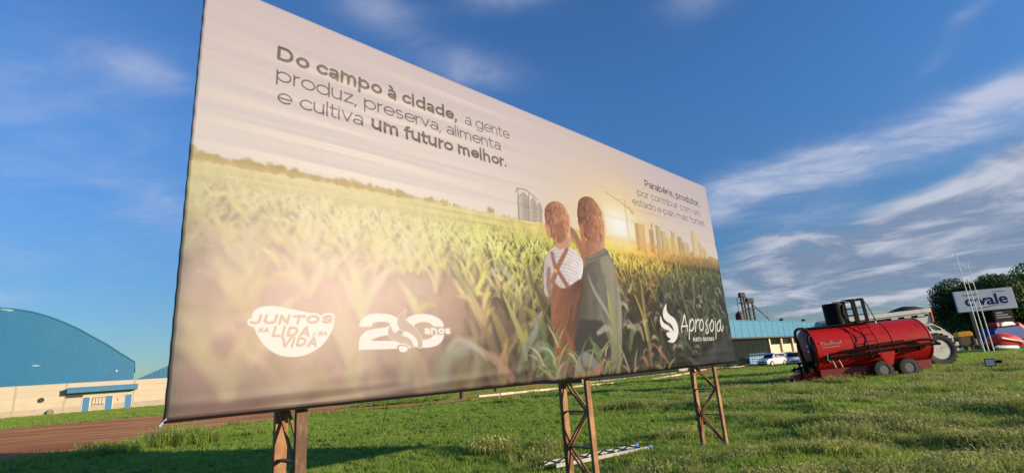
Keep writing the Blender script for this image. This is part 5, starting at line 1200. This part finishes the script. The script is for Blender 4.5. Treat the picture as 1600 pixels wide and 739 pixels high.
def leaves(name, clumps, per, size, m, parent, seed):
    """leaf sized quads scattered through clumps (x, y, z, rx, ry, rz), denser towards each clump's skin"""
    r = np.random.default_rng(seed); V_ = []
    for cx, cy, cz, ax, ay, az3 in clumps:
        k = int(per * (ax * ay + ax * az3 + ay * az3) / 3)
        d = r.normal(size=(k, 3)); d /= np.linalg.norm(d, axis=1)[:, None]; rad = r.uniform(.45, 1.06, k) ** .6
        c = d * rad[:, None] * [ax, ay, az3] + [cx, cy, cz]
        n = d + r.normal(0, .55, (k, 3)); n /= np.linalg.norm(n, axis=1)[:, None]
        a = np.cross(n, r.normal(size=(k, 3))); a /= np.linalg.norm(a, axis=1)[:, None]; b_ = np.cross(n, a)
        s = size * r.uniform(.5, 1.3, (k, 1))
        V_.append(np.stack([c - a * s, c + b_ * s * .55, c + a * s, c - b_ * s * .55], 1))
    V_ = np.concatenate(V_).reshape(-1, 3); nq = len(V_) // 4
    me_ = bpy.data.meshes.new(name); me_.vertices.add(len(V_)); me_.vertices.foreach_set('co', V_.ravel())
    me_.loops.add(nq * 4); me_.loops.foreach_set('vertex_index', np.arange(nq * 4, dtype=np.int32)); me_.polygons.add(nq)
    me_.polygons.foreach_set('loop_start', np.arange(0, nq * 4, 4, dtype=np.int32)); me_.polygons.foreach_set('loop_total', np.full(nq, 4, np.int32)); me_.update(calc_edges=True)
    me_.materials.append(m); o = bpy.data.objects.new(name, me_); COL.objects.link(o); o.parent = parent; return o
def tree(label, loc, H, spread, trunk_h, seed, m, per=160, size=.16, name='broadleaf_tree', nclump=26, flat=.5, group=None, tr=.28):
    t = thing(name, label, 'tree', loc, 0, group); r = random.Random(seed); cl_ = []
    tk = MB().tube([(0, 0, -.1), (.05 * H * .2, 0, trunk_h * .5), (0, .1, trunk_h)], [tr * 1.25, tr, tr * .8], 10)
    zc = trunk_h + (H - trunk_h) * .5
    for k in range(nclump):
        a = r.uniform(0, 2 * math.pi); q = math.sqrt(r.random()) * .82; hh = r.uniform(-1, 1) * math.sqrt(max(0, 1 - q * q))
        x, y, z = math.cos(a) * q * spread, math.sin(a) * q * spread, zc + hh * (H - trunk_h) * .42; s = spread * r.uniform(.2, .34)
        cl_.append((x, y, z, s, s, s * r.uniform(.55, .85)))
    tk.build('trunk', BARK, t, smooth=True)
    for k in range(6):
        x, y, z = cl_[k * 3 % len(cl_)][:3]; MB().tube([(0, .1, trunk_h - .1), (x * .4, y * .4, trunk_h + (z - trunk_h) * .45), (x * .9, y * .9, z)], [tr * .6, tr * .35, tr * .12], 7).build('limb', BARK, t, smooth=True)
    leaves('crown', cl_, per, size, m, t, seed); return t
tree('very dark broad tree with a rounded crown behind the pale blue sign', g3(89.6, 100), 13.3, 10.4, 1.2, 3, LM, 210, .20, nclump=64, tr=.45)
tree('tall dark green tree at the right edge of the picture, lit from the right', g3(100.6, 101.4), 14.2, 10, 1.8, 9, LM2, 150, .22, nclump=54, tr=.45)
tree('dark tree behind the grey wall at the far right', g3(112, 109), 13, 10.4, 1.9, 19, LM, 200, .2, nclump=40, tr=.45)
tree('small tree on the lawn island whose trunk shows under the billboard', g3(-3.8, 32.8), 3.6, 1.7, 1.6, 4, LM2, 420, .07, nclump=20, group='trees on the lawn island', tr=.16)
tree('slim tree further back on the lawn island, right of the thicker trunk', g3(-2.0, 38.6), 3.4, 1.5, 1.5, 6, LM, 420, .07, nclump=16, group='trees on the lawn island', tr=.13)
tree('dark tree before the glazed warehouse front, by the edge of the billboard', g3(30.0, 80), 3.9, 1.9, 1.2, 12, LM, 420, .08, nclump=16, tr=.12)
tree('dense small tree behind the parked white car', g3(21, 80), 4.2, 2.4, 1.0, 14, LM, 400, .09, nclump=20, tr=.14)
tree('dense small tree behind the cream car', g3(12, 78), 4.0, 2.6, .9, 15, LM, 400, .09, nclump=20, tr=.14)
# ---------------------------------------------------------------- grass: small plants scattered by geometry nodes
def blade_mat(name, lo, hi, tip, tf=.3):
    m = bpy.data.materials.new(name); m.use_nodes = True; b = NB(m.node_tree); p = m.node_tree.nodes['Principled BSDF']
    oi = b.n('ShaderNodeObjectInfo'); geo = b.n('ShaderNodeNewGeometry'); att = b.n('ShaderNodeAttribute'); att.attribute_name = 'hgt'
    n = b.noise(geo.outputs['Position'], .35, 5, .6); n2 = b.noise(geo.outputs['Position'], 1.7, 4, .6)
    f = b.m('ADD', b.m('MULTIPLY', oi.outputs['Random'], .35), b.m('ADD', b.m('MULTIPLY', n, .4), b.m('MULTIPLY', n2, .25)))
    c = b.mix(b.ramp(f, .37, .64), lo + (1,), hi + (1,)); c = b.mix(b.m('MULTIPLY', att.outputs['Fac'], .7), c, tip + (1,))
    b.l(c, p.inputs['Base Color']); p.inputs['Roughness'].default_value = .55; p.inputs['Specular IOR Level'].default_value = .3
    tr = b.n('ShaderNodeBsdfTranslucent'); b.l(c, tr.inputs[0]); ms = b.n('ShaderNodeMixShader'); ms.inputs[0].default_value = tf
    b.l(p.outputs[0], ms.inputs[1]); b.l(tr.outputs[0], ms.inputs[2]); b.l(ms.outputs[0], m.node_tree.nodes['Material Output'].inputs[0]); return m
M_lawn = blade_mat('lawn_blades', (.11, .25, .035), (.34, .49, .085), (.38, .50, .10), .52)
M_weed = blade_mat('weed_blades', (.06, .13, .02), (.34, .44, .08), (.48, .54, .15), .48)
M_seed = blade_mat('seed_heads', (.32, .32, .10), (.58, .54, .24), (.58, .55, .30), .35)
M_tall = blade_mat('tall_blades', (.09, .19, .025), (.20, .30, .05), (.34, .42, .10), .4)
def tuft(seed, n, h, spread, wd, lean, mats, heads=0.0, leafy=0):
    r = random.Random(seed); vs = []; fs = []; mi = []; hg = []
    for k in range(n):
        a = r.uniform(0, 6.283); q = spread * math.sqrt(r.random()); bx_, by_ = math.cos(a) * q, math.sin(a) * q
        hh = h * r.uniform(.5, 1.15); la_ = r.uniform(0, 6.283); le = lean * r.uniform(.2, 1.2) * hh; w_ = wd * r.uniform(.7, 1.3)
        px_, py_ = -math.sin(la_) * w_, math.cos(la_) * w_; o = len(vs)
        for t, kw in ((0, 1), (.5, .8), (1, .08)):
            cx, cy, cz = bx_ + math.cos(la_) * le * t * t, by_ + math.sin(la_) * le * t * t, hh * (t - .12 * t * t)
            vs += [(cx - px_ * kw, cy - py_ * kw, cz), (cx + px_ * kw, cy + py_ * kw, cz)]; hg += [t, t]
        fs += [(o, o + 1, o + 3, o + 2), (o + 2, o + 3, o + 5, o + 4)]; mi += [0, 0]
        tipx, tipy, tipz = cx, cy, cz
        for q2 in range(leafy):                       # small side leaves up the stem
            t = r.uniform(.25, .95); a2 = r.uniform(0, 6.283); s = wd * r.uniform(3, 6); cx = bx_ + math.cos(la_) * le * t * t; cy = by_ + math.sin(la_) * le * t * t; cz = hh * (t - .12 * t * t); o = len(vs)
            dx, dy = math.cos(a2) * s, math.sin(a2) * s
            vs += [(cx, cy, cz), (cx + dx * .5 - dy * .25, cy + dy * .5 + dx * .25, cz + s * .35), (cx + dx, cy + dy, cz + s * .2), (cx + dx * .5 + dy * .25, cy + dy * .5 - dx * .25, cz + s * .3)]; hg += [t * .6] * 4; fs.append((o, o + 1, o + 2, o + 3)); mi.append(0)
        if r.random() < heads:
            for q2 in range(3):
                s = wd * r.uniform(1.2, 2.2); o = len(vs); ox, oy, oz = r.uniform(-s, s) * 1.3, r.uniform(-s, s) * 1.3, r.uniform(-s * 2.5, s)
                vs += [(tipx + ox - s, tipy + oy, tipz + oz), (tipx + ox, tipy + oy - s, tipz + oz + s), (tipx + ox + s, tipy + oy, tipz + oz + s * .3), (tipx + ox, tipy + oy + s, tipz + oz - s)]; hg += [.5] * 4; fs.append((o, o + 1, o + 2, o + 3)); mi.append(1)
    me_ = bpy.data.meshes.new('tuft'); me_.from_pydata(vs, [], fs)
    for m_ in mats: me_.materials.append(m_)
    me_.polygons.foreach_set('material_index', mi); at = me_.attributes.new('hgt', 'FLOAT', 'POINT'); at.data.foreach_set('value', hg); return me_
def scatter(name, meshes, pts, scl, rot, seed, which=None):
    """points as a mesh, each replaced by one of the template plants"""
    r = np.random.default_rng(seed); n = len(pts)
    coll = bpy.data.collections.new(name + '_kinds')
    for k, me_ in enumerate(meshes): coll.objects.link(bpy.data.objects.new('kind_%d' % k, me_))
    pm = bpy.data.meshes.new(name); pm.vertices.add(n); pm.vertices.foreach_set('co', np.asarray(pts, np.float32).ravel())
    for nm, ty, val in (('scl', 'FLOAT', scl), ('rot', 'FLOAT', rot), ('which', 'INT', which if which is not None else r.integers(0, len(meshes), n))):
        a = pm.attributes.new(nm, ty, 'POINT'); a.data.foreach_set('value', np.asarray(val).astype(np.float32 if ty == 'FLOAT' else np.int32))
    o = bpy.data.objects.new(name, pm); COL.objects.link(o)
    ng = bpy.data.node_groups.new(name + '_scatter', 'GeometryNodeTree'); ng.interface.new_socket('Geometry', in_out='INPUT', socket_type='NodeSocketGeometry'); ng.interface.new_socket('Geometry', in_out='OUTPUT', socket_type='NodeSocketGeometry')
    N = ng.nodes; gi = N.new('NodeGroupInput'); go = N.new('NodeGroupOutput'); ip = N.new('GeometryNodeInstanceOnPoints'); ci = N.new('GeometryNodeCollectionInfo')
    ci.inputs['Collection'].default_value = coll; ci.inputs['Separate Children'].default_value = True; ci.inputs['Reset Children'].default_value = True
    def at_(nm, ty):
        x = N.new('GeometryNodeInputNamedAttribute'); x.data_type = ty; x.inputs['Name'].default_value = nm; return [s for s in x.outputs if s.name == 'Attribute' and s.enabled][0]
    ng.links.new(gi.outputs[0], ip.inputs['Points']); ng.links.new(ci.outputs[0], ip.inputs['Instance']); ip.inputs['Pick Instance'].default_value = True
    ng.links.new(at_('which', 'INT'), ip.inputs['Instance Index'])
    cx = N.new('ShaderNodeCombineXYZ'); ng.links.new(at_('rot', 'FLOAT'), cx.inputs[2]); ng.links.new(cx.outputs[0], ip.inputs['Rotation'])
    ng.links.new(at_('scl', 'FLOAT'), ip.inputs['Scale']); ng.links.new(ip.outputs[0], go.inputs[0])
    md = o.modifiers.new('scatter', 'NODES'); md.node_group = ng; return o
gr = np.random.default_rng(77)
def vnoise(x, y, s, seed):
    g = np.random.default_rng(seed).random((64, 64)); a = x / s + 300; b_ = y / s + 300; xi = np.floor(a).astype(int); yi = np.floor(b_).astype(int); fx = a - xi; fy = b_ - yi; fx = fx * fx * (3 - 2 * fx); fy = fy * fy * (3 - 2 * fy)
    q = lambda i, j: g[i % 64, j % 64]
    return (q(yi, xi) * (1 - fx) + q(yi, xi + 1) * fx) * (1 - fy) + (q(yi + 1, xi) * (1 - fx) + q(yi + 1, xi + 1) * fx) * fy
def sample(n, r0, r1, power, a0=-52, a1=52):
    t = gr.random(n); e = 2 - power; r_ = (r0 ** e + t * (r1 ** e - r0 ** e)) ** (1 / e); a = np.radians(gr.uniform(a0, a1, n)); return r_ * np.sin(a), r_ * np.cos(a), r_
TR = R(25.5)
def free(x, y):
    k = ~in_poly(road_poly, x, y) & (np.hypot(x - 19.3, y - 21.9) > .75)
    # warehouse footprint
    lx = (x - wp.x) * math.cos(WA) + (y - wp.y) * math.sin(WA); ly = -(x - wp.x) * math.sin(WA) + (y - wp.y) * math.cos(WA); k &= ly < -.05
    lx = (x - rp_.x) * math.cos(RA) + (y - rp_.y) * math.sin(RA); ly = -(x - rp_.x) * math.sin(RA) + (y - rp_.y) * math.cos(RA); k &= (ly < -.5) | (lx < -60)
    return k
def zg(x, y): return gh(x, y) + relief(x, y)
x, y, r_ = sample(int(95000 * GD), 4.2, 95, 1.35); k = free(x, y); x, y, r_ = x[k], y[k], r_[k]
x2, y2, r2 = sample(int(34000 * GD), 34, 120, 1.0); k = free(x2, y2); x2, y2, r2 = x2[k], y2[k], r2[k]
far_n = len(x2)
x = np.concatenate([x, x2]); y = np.concatenate([y, y2]); r_ = np.concatenate([r_, r2])
wmask = np.clip((x + 1.0 - .12 * y) / 6, 0, 1)        # rougher towards the right
hn = vnoise(x, y, 1.1, 5) * .6 + vnoise(x, y, .4, 6) * .4
sc_ = (.8 + .5 * hn) * (1 + np.clip((r_ - 12) / 45, 0, 1.0)) * (.85 + .35 * wmask)
sc_[-far_n:] *= 1.45
o = scatter('lawn_grass', [tuft(s, 16, .085, .10, .0055, .7, [M_lawn]) for s in range(6)], np.stack([x, y, zg(x, y)], 1), sc_, gr.uniform(0, 6.28, len(x)), 1); kind(o, 'stuff')
# rough weeds in patches, mostly in the right half and along the near ground
x, y, r_ = sample(int(60000 * GD), 4.2, 60, 1.25); pn = vnoise(x, y, 2.6, 11) * .6 + vnoise(x, y, .9, 12) * .4
az_ = np.degrees(np.arctan2(x, y))
want = pn + .30 * np.clip((az_ - 2) / 22, -1.0, 1) + .10 * (y < 12) - .22 * np.clip((y - 20) / 20, 0, 1) > .655
k = free(x, y) & want & ~((az_ < -12) & (y > 9)); x, y, r_, pn = x[k], y[k], r_[k], pn[k]
sc_ = (.50 + 1.25 * vnoise(x, y, 1.1, 21) ** 1.5) * (1 + np.clip((r_ - 14) / 50, 0, .5))
big_ = gr.random(len(x)) < .03; sc_ = np.where(big_, sc_ * gr.uniform(1.1, 1.5, len(x)), sc_)
wk_ = [tuft(30 + s, 11, .17, .13, .0050, .45, [M_weed, M_seed], .10, 4) for s in range(4)] + [tuft(40 + s, 12, .19, .13, .0045, .35, [M_weed, M_seed], .85, 3) for s in range(3)]
sel = vnoise(x, y, 1.7, 33) + gr.normal(0, .10, len(x)); wh_ = np.where(sel > .58, gr.integers(4, 7, len(x)), gr.integers(0, 4, len(x)))
o = scatter('weeds', wk_, np.stack([x, y, zg(x, y)], 1), sc_, gr.uniform(0, 6.28, len(x)), 2, wh_); kind(o, 'stuff')
# tall grass along the road edge
TL = [tuft(60 + s, 30, .62, .22, .008, .55, [M_tall, M_seed], .06) for s in range(4)]
def tall(cx, cy, rx_, ry_, n, s0, label):
    """a clump of tall blades joined into one mesh"""
    V_ = []; F_ = []; MI = []; HG = []; o = 0
    for k in range(n):
        me_ = TL[k % 4]; nv_ = len(me_.vertices); co = np.empty(nv_ * 3, np.float32); me_.vertices.foreach_get('co', co); co = co.reshape(-1, 3)
        a = gr.uniform(0, 6.28); q = math.sqrt(gr.random()); px_, py_ = math.cos(a) * q * rx_, math.sin(a) * q * ry_; s = s0 * gr.uniform(.6, 1.1) * (1 - .5 * q * q); ra = gr.uniform(0, 6.28)
        co = co * s; x_ = co[:, 0] * math.cos(ra) - co[:, 1] * math.sin(ra); y_ = co[:, 0] * math.sin(ra) + co[:, 1] * math.cos(ra)
        V_.append(np.stack([x_ + px_, y_ + py_, co[:, 2] + float(zg(cx + px_, cy + py_))], 1)); F_ += [tuple(i + o for i in p_.vertices) for p_ in me_.polygons]; MI += [p_.material_index for p_ in me_.polygons]
        h_ = np.empty(nv_, np.float32); me_.attributes['hgt'].data.foreach_get('value', h_); HG.append(h_); o += nv_
    m2 = bpy.data.meshes.new('tall_grass_clump'); m2.from_pydata(np.concatenate(V_).tolist(), [], F_); m2.materials.append(M_tall); m2.materials.append(M_seed); m2.polygons.foreach_set('material_index', MI)
    m2.attributes.new('hgt', 'FLOAT', 'POINT').data.foreach_set('value', np.concatenate(HG)); o2 = bpy.data.objects.new('tall_grass_clump', m2); COL.objects.link(o2); o2.location = (cx, cy, 0)
    return tag(o2, label, 'grass clump', 'tall grass clumps by the dirt road')
tall(-11.1, 17.3, 1.3, .9, 110, 1.25, 'tallest tuft of green grass by the dirt road, under the left billboard corner')
tall(-12.3, 15.9, 1.2, .6, 50, .8, 'low ragged grass tuft left of the tallest grass, at the road edge')
tall(-13.3, 14.6, .6, .4, 16, .65, 'leftmost small grass tuft beside the dirt road')
tall(-9.2, 18.6, 1.1, .7, 36, .65, 'low grass tuft behind the tallest grass, right of it')
xe = []; 
for i in range(len(NEAR) - 1):
    a, b_ = np.array(NEAR[i]), np.array(NEAR[i + 1]); L = np.hypot(*(b_ - a))
    if a[0] < -24: continue
    n = int(L * 6); t = gr.random(n)[:, None]; xe.append(a + (b_ - a) * t + gr.normal(0, .35, (n, 2)))
xe = np.concatenate(xe); o = scatter('verge_grass', [tuft(80 + s, 14, .17, .14, .007, .6, [M_tall]) for s in range(4)], np.stack([xe[:, 0], xe[:, 1], zg(xe[:, 0], xe[:, 1])], 1), gr.uniform(.5, 1.4, len(xe)) * (1 + xe[:, 1] / 60), gr.uniform(0, 6.28, len(xe)), 5); kind(o, 'stuff')
